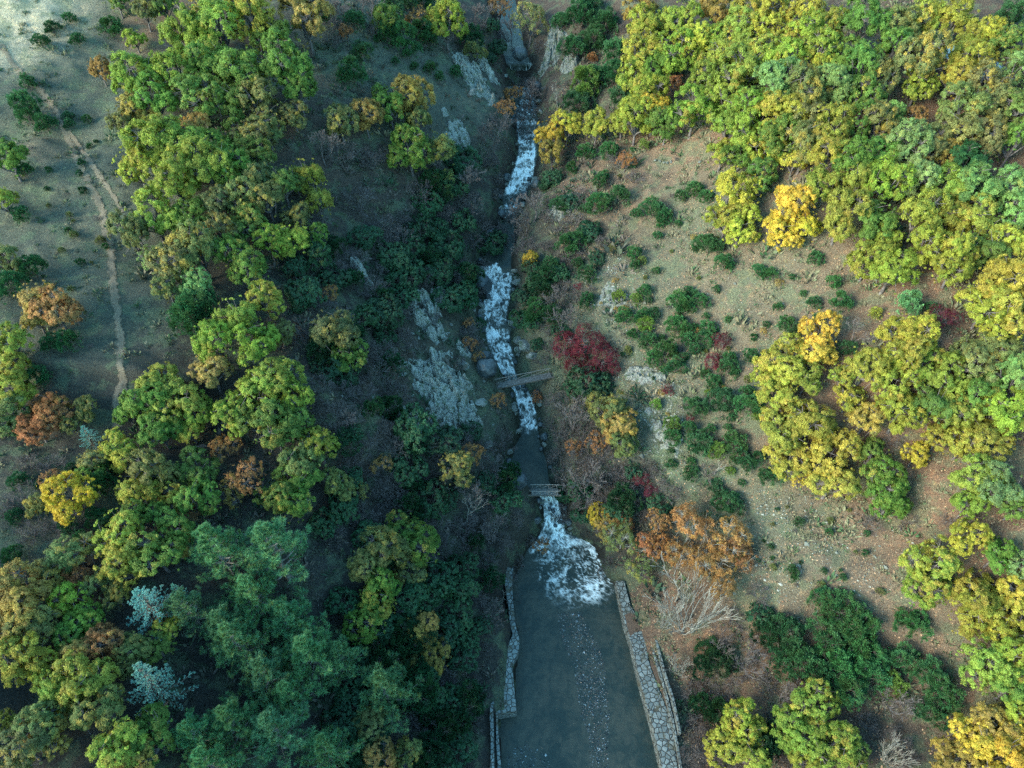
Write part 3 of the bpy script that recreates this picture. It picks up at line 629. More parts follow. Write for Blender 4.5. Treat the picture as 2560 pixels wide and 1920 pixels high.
# ------------------------------------------------------------------ water
def build_water():
    seg = np.r_[0, np.cumsum(np.linalg.norm(np.diff(SC, axis=0), axis=1))]
    s = np.arange(0, seg[-1], .17); nc = 84
    def itp(A):
        B = np.stack([np.interp(s, seg, A[:, i]) for i in range(3)], 1)
        ker = np.exp(-np.linspace(-2, 2, 9) ** 2); ker /= ker.sum()
        B[:, :2] = np.stack([np.convolve(np.pad(B[:, i], 4, 'edge'), ker, 'valid') for i in (0, 1)], 1)
        return B
    L = itp(SL); R = itp(SR); fo = np.interp(s, seg, SFO)
    a = np.linspace(-.08, 1.08, nc)
    p = L[:, None] * (1 - a)[None, :, None] + R[:, None] * a[None, :, None]
    wd = np.linalg.norm(R - L, axis=1)
    al = np.repeat(s[:, None], nc, 1); ac = a[None] * wd[:, None]
    X, Y = p[..., 0], p[..., 1]
    f = np.interp(al + (fbm(X / 1.3, Y / 1.3, 29, 3) - .5) * 4.0, s, fo)
    wx = (fbm(X / .9, Y / .9, 31, 3) - .5); wy = (fbm(X / .9 + 40, Y / .9, 33, 3) - .5)
    def ridged(u, v, sd): return 1 - np.abs(2 * fbm(u, v, sd, 3) - 1)
    fine = ridged(X / .75 + wx * 1.6, Y / 1.1 + wy * 1.6, 41)
    big = fbm(X / 2.2 + wx, Y / 2.2 + wy, 45, 3)
    step = fbm(al / 1.1 + wx * 1.2, ac / 2.6 + wy, 51, 2)
    lvl = f * (.45 + .95 * big) * (.5 + .9 * step)
    lace = ridged(al / 1.3 + wx * 2.2, ac / .55 + wy * 2.2, 43)
    tiny = ridged(X / .34 + wx * 2, Y / .34 + wy * 2, 47)
    foam = .22 * sst(.2, .75, lvl) + lvl * (.65 * sst(.74, .98, fine) + .55 * sst(.76, .98, lace) + .35 * sst(.78, 1, tiny)) + .8 * sst(.66, 1.0, lvl) * sst(.5, .9, big)
    foam = foam * np.clip(f * 3, 0, 1)
    edgefade = sst(0, .10, a) * sst(1, .90, a)
    foam *= (.2 + .8 * edgefade)[None]
    c = on_plane(1240, 1212, 0)                                       # swirling foam below the last fall
    dx, dy = X - c[0], Y - c[1]
    rr = np.hypot(dx, dy * .85); th = np.arctan2(dy, dx)
    Rw = 3.7 * U
    sw = ridged(rr / 1.5 + th * .3 + wx * 3.2, th * 2.6 + wy * 2.6, 61)
    sw2 = ridged(X / .5 + wx * 3, Y / .5 + wy * 3, 67)
    env = np.exp(-(np.clip(rr - Rw * .75, 0, None) / (Rw * .42)) ** 2) * (.8 + .5 * sst(-.2 * Rw, .8 * Rw, dx) + .3 * sst(0, Rw, dy))
    zone = (p[..., 2] < .12 * U)
    swf = np.maximum(.22 * sst(.35, .7, fbm(X / .7 + wx * 2, Y / .7 + wy * 2, 77, 4)) * env * zone, 0)
    swf = np.maximum(swf + 0 * sw, 0) + np.maximum(sst(.74, 1.0, sw) * .62, sst(.80, 1.02, sw2) * .45) * env * zone
    foam = np.clip(np.maximum(foam, swf), 0, 1)
    turb = fbm(X / .55, Y / .55, 71, 3) - .5
    p[..., 2] += turb * (.10 + .55 * f) * .55 * np.clip(f * 2.5 + .04, 0, 1) + foam * .10
    v = p.reshape(-1, 3)
    k = N('muddy_water'); co = k.co()
    fm = k.attr('foam').outputs['Fac']
    n = k.noise(co, 1.1, 4, .6, .6); n2 = k.noise(co, 5, 4, .6); n3 = k.noise(co, 16, 3, .7)
    wc = k.mix(k.ramp(k.math('ADD', k.math('MULTIPLY', n, .5), k.math('MULTIPLY', k.noise(co, .28, 3), .5)), .38, .62), (.017, .030, .028), (.046, .052, .042))
    fmx = k.math('MULTIPLY', fm, k.ramp(n3, .30, .60, .55, 1.1), True)
    fmx = k.ramp(fmx, .12, .95)
    cc = k.mix(fmx, wc, (.84, .88, .89))
    ro = k.ramp(fmx, 0, .5, .16, .75)
    pb = k.n('ShaderNodeBsdfPrincipled', i={'Base Color': cc, 'Roughness': ro, 'IOR': 1.33,
         'Normal': k.bump(k.math('ADD', k.math('ADD', k.math('MULTIPLY', n, .8), k.math('MULTIPLY', n2, .6)), k.math('MULTIPLY', n3, .4)), .6, .16)})
    k.done(pb.outputs[0])
    o = link('water', mesh('water', v, grid_faces(len(s), nc), [k.m], True, [('foam', 'POINT', 'FLOAT', foam.ravel())]))
    tag(o, kind='structure')
build_water()
# a second water surface glints between the crowns beyond the ridge on the right
P, t = hit(2139, 143)
ang = np.linspace(0, 2 * math.pi, 49)[:-1]
rad = 3.4 * U * (1 + .25 * np.sin(ang * 3 + 1) + .12 * np.sin(ang * 7))
zq = float(H(P[0], P[1])) + .5
v = np.stack([P[0] + rad * 1.3 * np.cos(ang), P[1] + rad * np.sin(ang), np.full(48, zq)], 1)
v = np.concatenate([v, [[P[0], P[1], zq]]]); f = np.stack([np.arange(48), (np.arange(48) + 1) % 48, np.full(48, 48)], 1)
k = N('pond_water'); k.done(k.pbr((.20, .30, .38), .08, .6, k.bump(k.noise(k.co(), 3), .15, .05)))
tag(link('pond', mesh('pond', v, f, [k.m], True)), kind='structure')

# ------------------------------------------------------------------ rock
def rock_material(name, lichen, lo, hi):
    k = N(name); co = k.co()
    n = k.noise(co, 1.3, 6, .65); n2 = k.noise(co, 5.5, 5, .7); n3 = k.noise(co, 15, 3, .7)
    c = k.mix(k.ramp(n2, .36, .60), (.055, .062, .062), (.20, .205, .19))
    c = k.mix(k.ramp(n3, lo, hi), c, lichen)
    c = k.mix(k.math('MULTIPLY', k.ramp(n, .50, .62), .8), c, (.060, .085, .042))
    return k.done(k.pbr(c, .9, .2, k.bump(k.math('ADD', n2, k.math('MULTIPLY', n3, .5)), .9, .12)))
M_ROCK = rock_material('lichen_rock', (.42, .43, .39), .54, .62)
M_ROCK_LIFTED = rock_material('shade_lifted_lichen_rock', (.62, .64, .58), .51, .59)  # same lichen rock, lichen lightened to brighten the shaded left outcrops
k = N('wet_rock'); co = k.co(); n2 = k.noise(co, 3, 5, .65)
M_WET = k.done(k.pbr(k.mix(k.ramp(n2, .3, .7), (.022, .030, .036), (.070, .085, .095)), .42, .5, k.bump(n2, .5, .15)))

def rock_mesh(name, seed, stretch=(1, 1, .8), rough=.16, cuts=9, sub=4, mat=None):
    r = np.random.default_rng(seed)
    bm = bmesh.new(); bmesh.ops.create_icosphere(bm, subdivisions=sub, radius=1)
    v = np.array([q.co[:] for q in bm.verts]); f = np.array([[q.index for q in a.verts] for a in bm.faces]); bm.free()
    for _ in range(cuts):
        nn = unit(r.normal(size=3)); dd = r.uniform(.55, .85); s = v @ nn
        v = v - np.clip(s - dd, 0, None)[:, None] * nn * .92
    d = fbm(v[:, 0] * 2.2 + v[:, 2] * 1.7 + seed, v[:, 1] * 2.2 - v[:, 2], seed, 4) - .5
    v = v * (1 + rough * d[:, None] * 2) * np.array(stretch)
    return mesh(name, v, f, [mat or M_ROCK], False)
ROCKS = [rock_mesh('rock', 200 + i, (1, random.uniform(.6, .9), random.uniform(.5, .8)), sub=3) for i in range(5)]
BIG = [rock_mesh('boulder', 220 + i, (1, .85, .8), .10, 6, 4, M_WET) for i in range(3)]
def stone(sx, sy, rs, me, name, label, cat, group=None, sink=.35, rz=None, lift=0):
    P, t = hit(sx, sy); r = rs * SS * t / F_PX
    z = float(H(P[0], P[1]))
    xs_, hw_, wz_ = stream_at(P[1])
    if abs(P[0] - xs_) < hw_: z = float(wz_)
    o = link(name, me); o.location = (P[0], P[1], z + r * (.7 - sink) + lift); o.scale = (r, r, r)
    o.rotation_euler = (random.uniform(-.3, .3), random.uniform(-.3, .3), random.uniform(0, 6.28) if rz is None else rz)
    return tag(o, label, cat, group)
stone(1042, 630, 25, BIG[0], 'boulder', 'large smooth dark boulder in the rapids, halfway down the gorge', 'boulder', sink=.1, lift=.5)
stone(1052, 806, 27, BIG[1], 'boulder', 'large wet dark boulder beside the left end of the upper footbridge', 'boulder', sink=.1, lift=.3)
stone(1048, 772, 14, BIG[2], 'boulder', 'low wet dark boulder just upstream of the boulder at the upper footbridge', 'boulder', sink=.3)
stone(1124, 158, 19, BIG[1], 'boulder', 'dark boulder between the two white chutes of the topmost fall', 'boulder', sink=.0, lift=1.3)
stone(1118, 1046, 24, BIG[2], 'boulder', 'broad dark wet rock left of the lower footbridge', 'boulder', sink=.4)
stone(1169, 973, 6, BIG[0], 'boulder', 'small black rock alone in the still brown water above the lower footbridge', 'boulder', sink=.2)
stone(1228, 1132, 9, BIG[1], 'boulder', 'dark rock between the main fall and the side chute below the lower footbridge', 'boulder', sink=.2)
stone(1160, 1128, 10, BIG[2], 'boulder', 'dark rock on the left edge of the fall below the lower footbridge', 'boulder', sink=.2)
stone(1135, 752, 24, ROCKS[0], 'rock', 'pale lichen-covered rock right of the rapids above the upper footbridge', 'rock', sink=.4)
stone(1120, 742, 15, ROCKS[1], 'rock', 'smaller pale rock against the rapids above the upper footbridge', 'rock', sink=.3)
stone(1158, 705, 12, ROCKS[2], 'rock', 'small pale rock among dark bushes right of the rapids', 'rock', sink=.3)
stone(1150, 775, 16, ROCKS[3], 'rock', 'mottled rock just above the right half of the upper footbridge', 'rock', sink=.3)
stone(1018, 655, 16, ROCKS[4], 'rock', 'grey rock left of the smooth dark boulder in the gorge', 'rock', sink=.3)
stone(1040, 875, 17, ROCKS[1], 'rock', 'pale speckled rock below the left end of the upper footbridge', 'rock', sink=.3)
stone(1055, 965, 13, ROCKS[2], 'rock', 'pale rock on the left bank between the two footbridges', 'rock', sink=.3)
stone(1022, 940, 13, ROCKS[0], 'rock', 'upright pale rock on the left bank below the large outcrop', 'rock', sink=.2)
stone(1002, 795, 16, ROCKS[3], 'rock', 'whitish rounded rock at the right end of the large slanted outcrop', 'rock', sink=.25)
stone(1020, 205, 12, ROCKS[4], 'rock', 'small grey rock at the foot of the cliff below the topmost fall', 'rock', sink=.3)
stone(1047, 178, 9, ROCKS[0], 'rock', 'grey stone beside the left chute of the topmost fall', 'rock', sink=.3)
STONES = [(768,906,5),(778,902,5),(786,898,6),(803,884,5),(806,862,5),(828,895,6),(835,896,5),(848,903,6),(852,912,6),(862,910,5),(866,918,6),(875,914,6),(880,924,5),(984,905,6),(992,901,5),(978,910,4)]
for i, (a, b, c_) in enumerate(STONES):
    stone(a, b, c_, ROCKS[i % 5], 'stone', 'small pale stone in the loose row across the dark left bank', 'stone', 'small pale stones on the left bank', sink=.2)
for i, (a, b) in enumerate([(1425,352),(1434,354),(1441,355),(1449,353),(1416,350),(1511,352)]):
    stone(a, b, 5, ROCKS[i % 5], 'stone', 'whitish stone in the short row on the bare right slope below the wood', 'stone', 'whitish stones on the bare right slope', sink=.2)

def bank_rocks():
    r = random.Random(5)
    zones = [(168, 320, 'below the topmost fall'), (320, 540, 'along the upper rapids'), (560, 800, 'along the rapids above the upper footbridge'), (850, 1030, 'between the two footbridges'), (1075, 1190, 'below the lower footbridge')]
    vs = [q[0] for q in ST_ROWS]
    for a, b, words in zones:
        for sd, sw in ((1, 'left'), (2, 'right')):
            for k_ in range(int((b - a) / 17)):
                v_ = r.uniform(a, b); e = np.interp(v_, vs, [q[sd] for q in ST_ROWS])
                rs = r.choice([r.uniform(3.5, 8), r.uniform(6, 13)]); x_ = e + (r.uniform(-3, 5) + rs * .5) * (-1 if sd == 1 else 1)
                stone(float(x_), v_, rs, r.choice(ROCKS + BIG[:2]), 'rock', f'grey rock at the {sw} edge of the stream {words}', 'rock', f'rocks along the stream {words}', sink=r.uniform(.1, .4))
    for k_ in range(34):
        v_ = r.choice([r.uniform(170, 470), r.uniform(580, 830), r.uniform(840, 950), r.uniform(1080, 1175)])
        a_ = np.interp(v_, vs, [q[1] for q in ST_ROWS]); b_ = np.interp(v_, vs, [q[2] for q in ST_ROWS])
        u_ = r.choice([r.uniform(-.05, .25), r.uniform(.75, 1.05), r.uniform(.2, .8)])
        rs = r.uniform(3, 7); where = 'upper rapids' if v_ < 500 else ('rapids above the upper footbridge' if v_ < 835 else ('fast water below the upper footbridge' if v_ < 1000 else 'fall below the lower footbridge'))
        stone(float(a_ + (b_ - a_) * u_), v_, rs, r.choice(BIG), 'rock', f'dark wet rock breaking the white water of the {where}', 'rock', f'dark wet rocks in the {where}', sink=r.uniform(.15, .35))
    for k_ in range(30):
        a_, d_ = r.uniform(0, 6.28), r.uniform(.7, 1.35)
        stone(955 + 75 * d_ * math.cos(a_), 825 + 100 * d_ * math.sin(a_), r.uniform(4, 10), r.choice(ROCKS), 'rock', 'angular grey rock lying around the large slanted outcrop on the left bank', 'rock', 'loose rocks around the large outcrop', sink=r.uniform(.2, .45))
bank_rocks()

def outcrop(sx, sy, rw, rl, ang, amp, label, seed, ter=.35, soft=.5):
    """bedrock breaking through the turf: one jagged sheet whose rim dives below the ground"""
    P, t = hit(sx, sy); q = SS * t / F_PX
    a, b = rw * q, rl * q
    n1, n2 = int(2 * a / .13), int(2 * b / .13)
    u, vv = np.meshgrid(np.linspace(-1, 1, n1), np.linspace(-1, 1, n2))
    ca, sa = math.cos(ang), math.sin(ang)
    X = P[0] + ca * u * a - sa * vv * b; Y = P[1] + sa * u * a + ca * vv * b
    lx, ly = u * a, vv * b                                        # ly runs along the strike
    wob = fbm(lx / 1.5, ly / 1.5, seed, 3) - .5
    ci = np.floor(lx / 1.05 + wob * 1.6); cj = np.floor(ly / 2.1 + wob * 1.9 + ci * .41)
    blocks = vnoise(ci, cj, seed + 3)
    saw = ((lx / 1.15 + wob * 1.5) % 1.0)
    slab = (1 - saw) * .40 + blocks * 1.25
    crack = 1 - sst(0, .16, np.abs((ly / 2.1 + wob * 2 + np.floor(lx / 1.15 + wob * 1.5) * .37) % 1.0 - .5))
    h = slab - .55 * crack + (fbm(lx / .5, ly / .5, seed + 9, 4) - .5) * .8
    rr = np.hypot(u, vv) + (fbm(lx / 1.8 + 5, ly / 1.8, seed + 5, 3) - .5) * 1.1
    mask = sst(1.0, soft, rr)
    z = H(X, Y) + amp * U * (h + .1) * mask - .45 * (1 - mask) - .02 + (fbm(X / 1.1, Y / 1.1, seed + 14, 3) - .62) * .9 * (1 - mask)
    v = np.stack([X, Y, z], -1).reshape(-1, 3)
    o = link('rock_outcrop', mesh('rock_outcrop', v, grid_faces(n2, n1), [M_ROCK_LIFTED if sx < 1080 else M_ROCK]))
    tag(o, label, 'rock outcrop', 'bedrock outcrops in the gorge')
D45 = math.radians(32)
outcrop(955, 838, 74, 100, D45, 1.0, 'large slanted grey outcrop on the left bank across from the upper footbridge', 301)
outcrop(928, 690, 46, 72, D45, 1.0, 'pale broken ledge on the left bank above the large slanted outcrop', 302, soft=.4)
outcrop(955, 645, 22, 40, D45, .8, 'short bright ledge near the crest of the left bank', 303)
outcrop(782, 592, 18, 48, D45, .7, 'narrow pale ledge high on the dark left bank', 304)
outcrop(1022, 172, 32, 75, D45, .9, 'striped grey cliff on the left of the topmost fall', 305, soft=.55)
outcrop(1052, 150, 20, 45, D45, .9, 'thin slanting rib of rock next to the topmost fall', 306)
outcrop(985, 285, 40, 50, D45, .55, 'low grey ledges under the cliff on the upper left bank', 307, soft=.25)
outcrop(1198, 90, 30, 60, -.3, 1.0, 'warm grey cliff standing right of the topmost fall', 308)
outcrop(1230, 140, 24, 36, -.3, .8, 'small pale crag among evergreens right of the topmost fall', 309)
outcrop(1215, 450, 40, 40, -.5, .5, 'broken grey rock on the right bank by the leafless trees', 310, soft=.3)
outcrop(1395, 810, 50, 90, .5, .35, 'stony pale rock strip running down the right slope', 311, soft=.2)
outcrop(1430, 930, 45, 80, .35, .40, 'shaded stony rock strip low on the right slope', 312, soft=.2)
outcrop(1330, 640, 60, 50, -.6, .3, 'thin pale ledges on the turf above the crimson bush', 313, soft=.15)
outcrop(1003, 760, 26, 40, D45, .9, 'grey broken ledge between the large slanted outcrop and the rapids', 316)
outcrop(1012, 905, 30, 34, D45, .8, 'low jagged ledge on the left bank just below the upper footbridge', 317)
outcrop(885, 895, 34, 26, D45, .5, 'scattered small ledges at the lower left of the large outcrop', 314, soft=.25)
outcrop(1005, 640, 20, 40, .2, .7, 'grey rock wall left of the rapids beside the smooth boulder', 315)

# ------------------------------------------------------------------ stone walls and footbridges
k = N('crazy_paving'); co = k.co()
wco = k.n('ShaderNodeMixRGB', i={0: .12, 1: co, 2: k.n('ShaderNodeTexNoise', i={'Vector': co, 'Scale': 1.6}).outputs['Color']}).outputs[0]
ve = k.n('ShaderNodeTexVoronoi', feature='DISTANCE_TO_EDGE', i={'Vector': wco, 'Scale': 2.0}).outputs['Distance']
vc = k.n('ShaderNodeTexVoronoi', i={'Vector': wco, 'Scale': 2.0}).outputs['Color']
cell = k.n('ShaderNodeSeparateColor', i={0: vc}).outputs[0]
n2 = k.noise(co, 7, 5, .7); n1 = k.noise(co, .8, 4)
c = k.mix(cell, (.11, .13, .135), (.23, .25, .25))
c = k.mix(k.ramp(n2, .45, .7), c, k.mix(1, c, (.65, .68, .62, 1), 'MULTIPLY'))
c = k.mix(k.ramp(ve, .075, .035), c, (.045, .04, .035))
c = k.mix(k.math('MULTIPLY', k.ramp(n1, .54, .66), .75), c, (.085, .075, .05))
c = k.mix(k.ramp(k.noise(co, 2.6, 5, .7), .52, .62, 0, .6), c, (.10, .105, .095))
M_WALL = k.done(k.pbr(c, .85, .25, k.bump(k.math('ADD', k.ramp(ve, 0, .12), k.math('MULTIPLY', n2, .3)), .9, .10)))
def c3(pts): return [(1019.6 + a * .27078, 1209.7 + b * .27078) for a, b in pts]
def prism(name, pts, ztop, zbot, mat, label=None, cat=None, parent=None, bev=.05, follow=None):
    bm = bmesh.new()
    zt = [ztop if follow is None else follow + float(H(*on_plane(*p, ztop)[:2])) for p in pts]
    W = [on_plane(*p, z) for p, z in zip(pts, zt)]
    top = [bm.verts.new(q) for q in W]; bot = [bm.verts.new((q[0], q[1], min(zbot, q[2] - 1.2))) for q in W]
    n = len(pts)
    ft = bm.faces.new(top); fb = bm.faces.new(bot[::-1])
    for i in range(n): bm.faces.new((top[i], bot[i], bot[(i + 1) % n], top[(i + 1) % n]))
    bmesh.ops.recalc_face_normals(bm, faces=bm.faces)
    edges = [e for e in bm.edges if e.verts[0] in set(top) and e.verts[1] in set(top)]
    bmesh.ops.bevel(bm, geom=edges, offset=bev, segments=2, affect='EDGES')
    bmesh.ops.triangulate(bm, faces=[f for f in bm.faces if len(f.verts) > 4])
    me = bpy.data.meshes.new(name); bm.to_mesh(me); bm.free(); me.materials.append(mat)
    o = link(name, me, parent)
    return tag(o, label, cat)
ZW = 1.35 * U
inL = c3([(330,60),(320,200),(330,350),(345,500),(364,570),(380,645),(372,720),(322,840),(330,950),(345,1090),(357,1205)])
outL = c3([(190,1232),(186,1140),(232,1060),(262,1000),(272,840),(282,690),(325,590),(305,520),(286,350),(262,200),(272,55)])
prism('retaining_wall', inL + outL, ZW, -1, M_WALL, 'broad stone-paved wall jutting into the left side of the pool', 'stone wall')
prism('retaining_wall', c3([(190,1238),(206,1240),(216,1450),(236,1680),(240,1900),(215,1900),(205,1680),(192,1450)]), ZW - .02, -1, M_WALL, 'narrow stone wall along the water at the lower left of the pool', 'stone wall')
prism('retaining_wall', c3([(146,1150),(172,1120),(182,1130),(168,1160),(172,1300),(176,1500),(178,1680),(170,1900),(140,1900),(146,1680),(150,1500),(140,1240)]), ZW + .7, -1, M_WALL, 'thin outer stone wall behind the lower left pool edge', 'stone wall')
inR = c3([(1148,165),(1180,320),(1220,500),(1270,660),(1340,960),(1430,1290),(1480,1500),(1512,1640),(1560,1900)])
outR = c3([(1690,1900),(1640,1659),(1602,1340),(1560,1200),(1480,1000),(1420,840),(1370,590),(1312,440),(1265,360),(1215,165)])
prism('retaining_wall', inR + outR, ZW, -1, M_WALL, 'long stone-paved wall along the right side of the pool', 'stone wall')
def thin_wall(cl, wd, zt, label, fol=None):
    L_ = [(a - wd / 2, b) for a, b in cl]; R_ = [(a + wd / 2, b) for a, b in cl]
    prism('garden_wall', c3(L_ + R_[::-1]), zt, .2, M_WALL, label, 'stone wall', follow=fol)
thin_wall([(1378,445),(1400,540),(1442,700),(1490,860),(1532,1000),(1570,1150),(1604,1290),(1640,1480),(1668,1659),(1720,1900)], 22, ZW + .55, 'thin low stone wall just behind the paved wall on the right')
thin_wall([(1425,455),(1462,600),(1502,760),(1545,920),(1598,1080),(1635,1240),(1662,1380)], 20, ZW + 1.3, 'upper thin stone wall, farthest from the water on the right')
k = N('leaf_strewn_earth'); n = k.noise(k.co(), 6, 5, .7)
M_EARTH = k.done(k.pbr(k.mix(k.ramp(n, .35, .65), (.07, .048, .038), (.16, .10, .07)), .95, .1, k.bump(n, .8, .08)))
def sheet(name, pts, z, mat):
    W = [on_plane(*p, z) for p in c3(pts)]
    bm = bmesh.new(); bm.faces.new([bm.verts.new(q) for q in W]); bmesh.ops.recalc_face_normals(bm, faces=bm.faces)
    bmesh.ops.triangulate(bm, faces=bm.faces)
    me = bpy.data.meshes.new(name); bm.to_mesh(me); bm.free(); me.materials.append(mat)
    return tag(link(name, me), kind='structure')
sheet('earth_patch', [(1218,440),(1255,420),(1300,440),(1345,475),(1375,560),(1330,572),(1295,580),(1262,612),(1245,560)], ZW + .02, M_EARTH)
sheet('earth_strip', [(1345,560),(1392,560),(1440,720),(1488,880),(1530,1020),(1568,1160),(1604,1310),(1598,1330),(1550,1170),(1505,1030),(1470,960),(1425,840),(1400,700),(1370,590)], ZW + .03, M_EARTH)

k = N('weathered_planks'); co = k.co(); n = k.noise(co, 3, 4); n2 = k.noise(co, 22, 4)
M_WOOD = k.done(k.pbr(k.mix(k.ramp(n, .3, .7), (.065, .064, .062), (.15, .145, .14)), .85, .2, k.bump(n2, .5, .02)))
M_RAIL = bark_material('rail_poles', (.12, .11, .10), (.26, .245, .23))
def bars(name, segs, parent, mat=M_WOOD, n=6):
    v, f = tubes(segs, n); return link(name, mesh(name, v, f, [mat], True), parent)
def footbridge(A, B, z, wd, label, rails, seed):
    r = np.random.default_rng(seed)
    a = on_plane(*A, z); b = on_plane(*B, z)
    root = link('footbridge', None); tag(root, label, 'footbridge')
    root.location = (a + b) / 2; root.rotation_euler = (0, 0, math.atan2(b[1] - a[1], b[0] - a[0]))
    L = np.linalg.norm(b - a); n = int(L / .23)
    V, Fc = [], []
    for i in range(n):
        x0 = -L / 2 + L * i / n + .012; x1 = -L / 2 + L * (i + 1) / n - .012; j = r.uniform(-.06, .06); h = r.uniform(-.012, .012)
        o = len(V); y0, y1 = -wd / 2 + j, wd / 2 + r.uniform(-.06, .06)
        for zz_ in (-.03 + h, .03 + h): V += [(x0, y0, zz_), (x1, y0, zz_), (x1, y1, zz_), (x0, y1, zz_)]
        Fc += [(o, o + 3, o + 2, o + 1), (o + 4, o + 5, o + 6, o + 7)] + [(o + q, o + (q + 1) % 4, o + 4 + (q + 1) % 4, o + 4 + q) for q in range(4)]
    link('deck', mesh('deck', V, Fc, [M_WOOD]), root)
    for s in (-1, 1):
        bars('beam', [(-L / 2 - .4, s * wd * .36, -.2, L / 2 + .4, s * wd * .36, -.2, .16, .16)], root, M_BARK)
    for s in rails:
        bars('handrail', chain((-L / 2 - .1, s * wd * .47, 1.0), (L / 2 + .1, s * wd * .47, 1.02), .05, .045, r, 5, .02), root, M_RAIL)
        np_ = 4
        for i in range(np_):
            x = -L / 2 + .2 + (L - .4) * i / (np_ - 1)
            pst = bars('post', [(x, s * wd * .47, -.15, x + r.uniform(-.03, .03), s * wd * .47, 1.0, .05, .045)], root, M_RAIL)
            if i < np_ - 1:
                x2 = x + (L - .4) / (np_ - 1)
                bars('brace', [(x, s * wd * .47, .05, x2, s * wd * .47, .92, .03, .03)], pst, M_RAIL)
    return root
footbridge((1072, 834), (1190, 810), 6.6 * U, 1.05, 'grey plank footbridge with one pole handrail over the narrow rapids', (1,), 1)
footbridge((1147, 1063), (1206, 1063), 4.2 * U, 1.15, 'short plank footbridge with rails over the weir above the foaming pool', (1, -1), 2)

# ------------------------------------------------------------------ plants
plant_all()
thickets()

def woodland(name, seed, spots, colour, warm):
    """the wood that carries on outside the photograph: far-off mass, no tree of its own in view"""
    r = np.random.default_rng(seed); V, T, T2 = [], [], []
    for sx, sy, rs in spots:
        P, t = hit(sx, sy, 4.0); m = rs * SS * t / F_PX
        me = PROTO['oak'][int(r.integers(0, 14))][0][1]
        n = len(me.polygons); co = np.empty(len(me.vertices) * 3, np.float32); me.vertices.foreach_get('co', co)
        tn = np.empty(n, np.float32); me.attributes['tone'].data.foreach_get('value', tn)
        q = r.permutation(n)[:7000]
        quad = co.reshape(-1, 4, 3)[q]; c = quad.mean(1, keepdims=True); quad = c + (quad - c) * 2.1
        a = r.uniform(0, 6.28); R_ = np.array([[math.cos(a), -math.sin(a), 0], [math.sin(a), math.cos(a), 0], [0, 0, 1]])
        V.append((quad.reshape(-1, 3) @ R_.T) * m + np.array([P[0], P[1], float(H(P[0], P[1]))])); T.append(tn[q]); T2.append(np.clip(r.uniform(0, 1) * .7 + r.uniform(0, .3, len(q)), 0, 1))
    v = np.concatenate(V); n = len(v) // 4
    o = link(name, mesh(name, v, np.arange(n * 4).reshape(-1, 4), [M_LEAF], attrs=[('tone', 'FACE', 'FLOAT', np.concatenate(T)), ('tone_two', 'FACE', 'FLOAT', np.concatenate(T2))]))
    o.color = (*colour, warm); tag(o, kind='stuff')
def beyond():
    r = random.Random(12); A, B = [], []
    for k_ in range(64): (A if r.random() < .6 else B).append((r.uniform(2300, 2760), r.uniform(-30, 1750), r.uniform(46, 62)))
    for k_ in range(34): (A if r.random() < .7 else B).append((r.choice([r.uniform(-150, 900), r.uniform(1620, 2500)]), r.uniform(1760, 1960), r.uniform(50, 66)))
    for k_ in range(20): (A if r.random() < .7 else B).append((r.uniform(-420, -130), r.uniform(950, 1750), r.uniform(44, 58)))
    woodland('woodland', 1, A, PAL['L'][0], .25); woodland('woodland', 2, B, PAL['V'][0], .4)
beyond()

# ------------------------------------------------------------------ things nobody could count
def scatter(n, sx0, sx1, sy0, sy1, seed, test=None):
    """random points on the ground, spread over the part of the valley in view"""
    r = np.random.default_rng(seed); out = []
    corners = [hit(sx0, sy0)[0], hit(sx1, sy0)[0], hit(sx0, sy1)[0], hit(sx1, sy1)[0]]
    x0 = min(c[0] for c in corners); x1 = max(c[0] for c in corners); y0 = min(c[1] for c in corners); y1 = max(c[1] for c in corners)
    x = r.uniform(x0, x1, n); y = r.uniform(y0, y1, n)
    xs_, hw_, wz_ = stream_at(y)
    ok = np.abs(x - xs_) > hw_ + 1.2
    if test is not None: ok &= test(x, y)
    return x[ok], y[ok], r
def blades(name, x, y, r, hgt, wid, lean, mat):
    n = len(x); p = np.stack([x, y, H(x, y) - .03], 1)
    d = unit(np.stack([r.normal(0, lean, n), r.normal(0, lean, n), np.ones(n)], 1)); h = hgt * r.uniform(.5, 1.4, (n, 1))
    s = unit(np.cross(d, r.normal(size=(n, 3)))) * wid
    v = np.stack([p - s, p + s, p + d * h], 1).reshape(-1, 3)
    o = link(name, mesh(name, v, np.arange(n * 3).reshape(-1, 3), [mat], attrs=[('tone', 'FACE', 'FLOAT', np.clip(r.normal(.5, .22, n), 0, 1))]))
    tag(o, kind='stuff'); return o
def blade_mat(name, a, b):
    k = N(name); t = k.attr('tone').outputs['Fac']
    return k.done(k.pbr(k.mix(t, a, b), .9, .1))
M_DRY = blade_mat('dry_grass', (.16, .18, .10), (.42, .34, .23))
M_MEAD = blade_mat('meadow_grass', (.055, .085, .045), (.22, .22, .15))
M_BRUSH = blade_mat('dead_brush', (.045, .04, .042), (.15, .125, .12))
patch = lambda x, y, s, sd, lo: fbm(x / s, y / s, sd) > lo
x, y, r = scatter(150000, 1200, 2212, 200, 1500, 71, lambda a, b: patch(a, b, 2.5, 81, .46))
blades('dry_grass', x, y, r, .26, .022, .55, M_DRY)
x, y, r = scatter(120000, 0, 760, 0, 1200, 72, lambda a, b: (a < -12) & patch(a, b, 2.0, 82, .44))
blades('meadow_grass', x, y, r, .24, .022, .5, M_MEAD)
x, y, r = scatter(110000, 640, 1700, 0, 1659, 73, lambda a, b: (a > -26) & (a < 26) & patch(a, b, 3.0, 83, .45))
blades('dead_brush', x, y, r, .8, .014, .6, M_BRUSH)
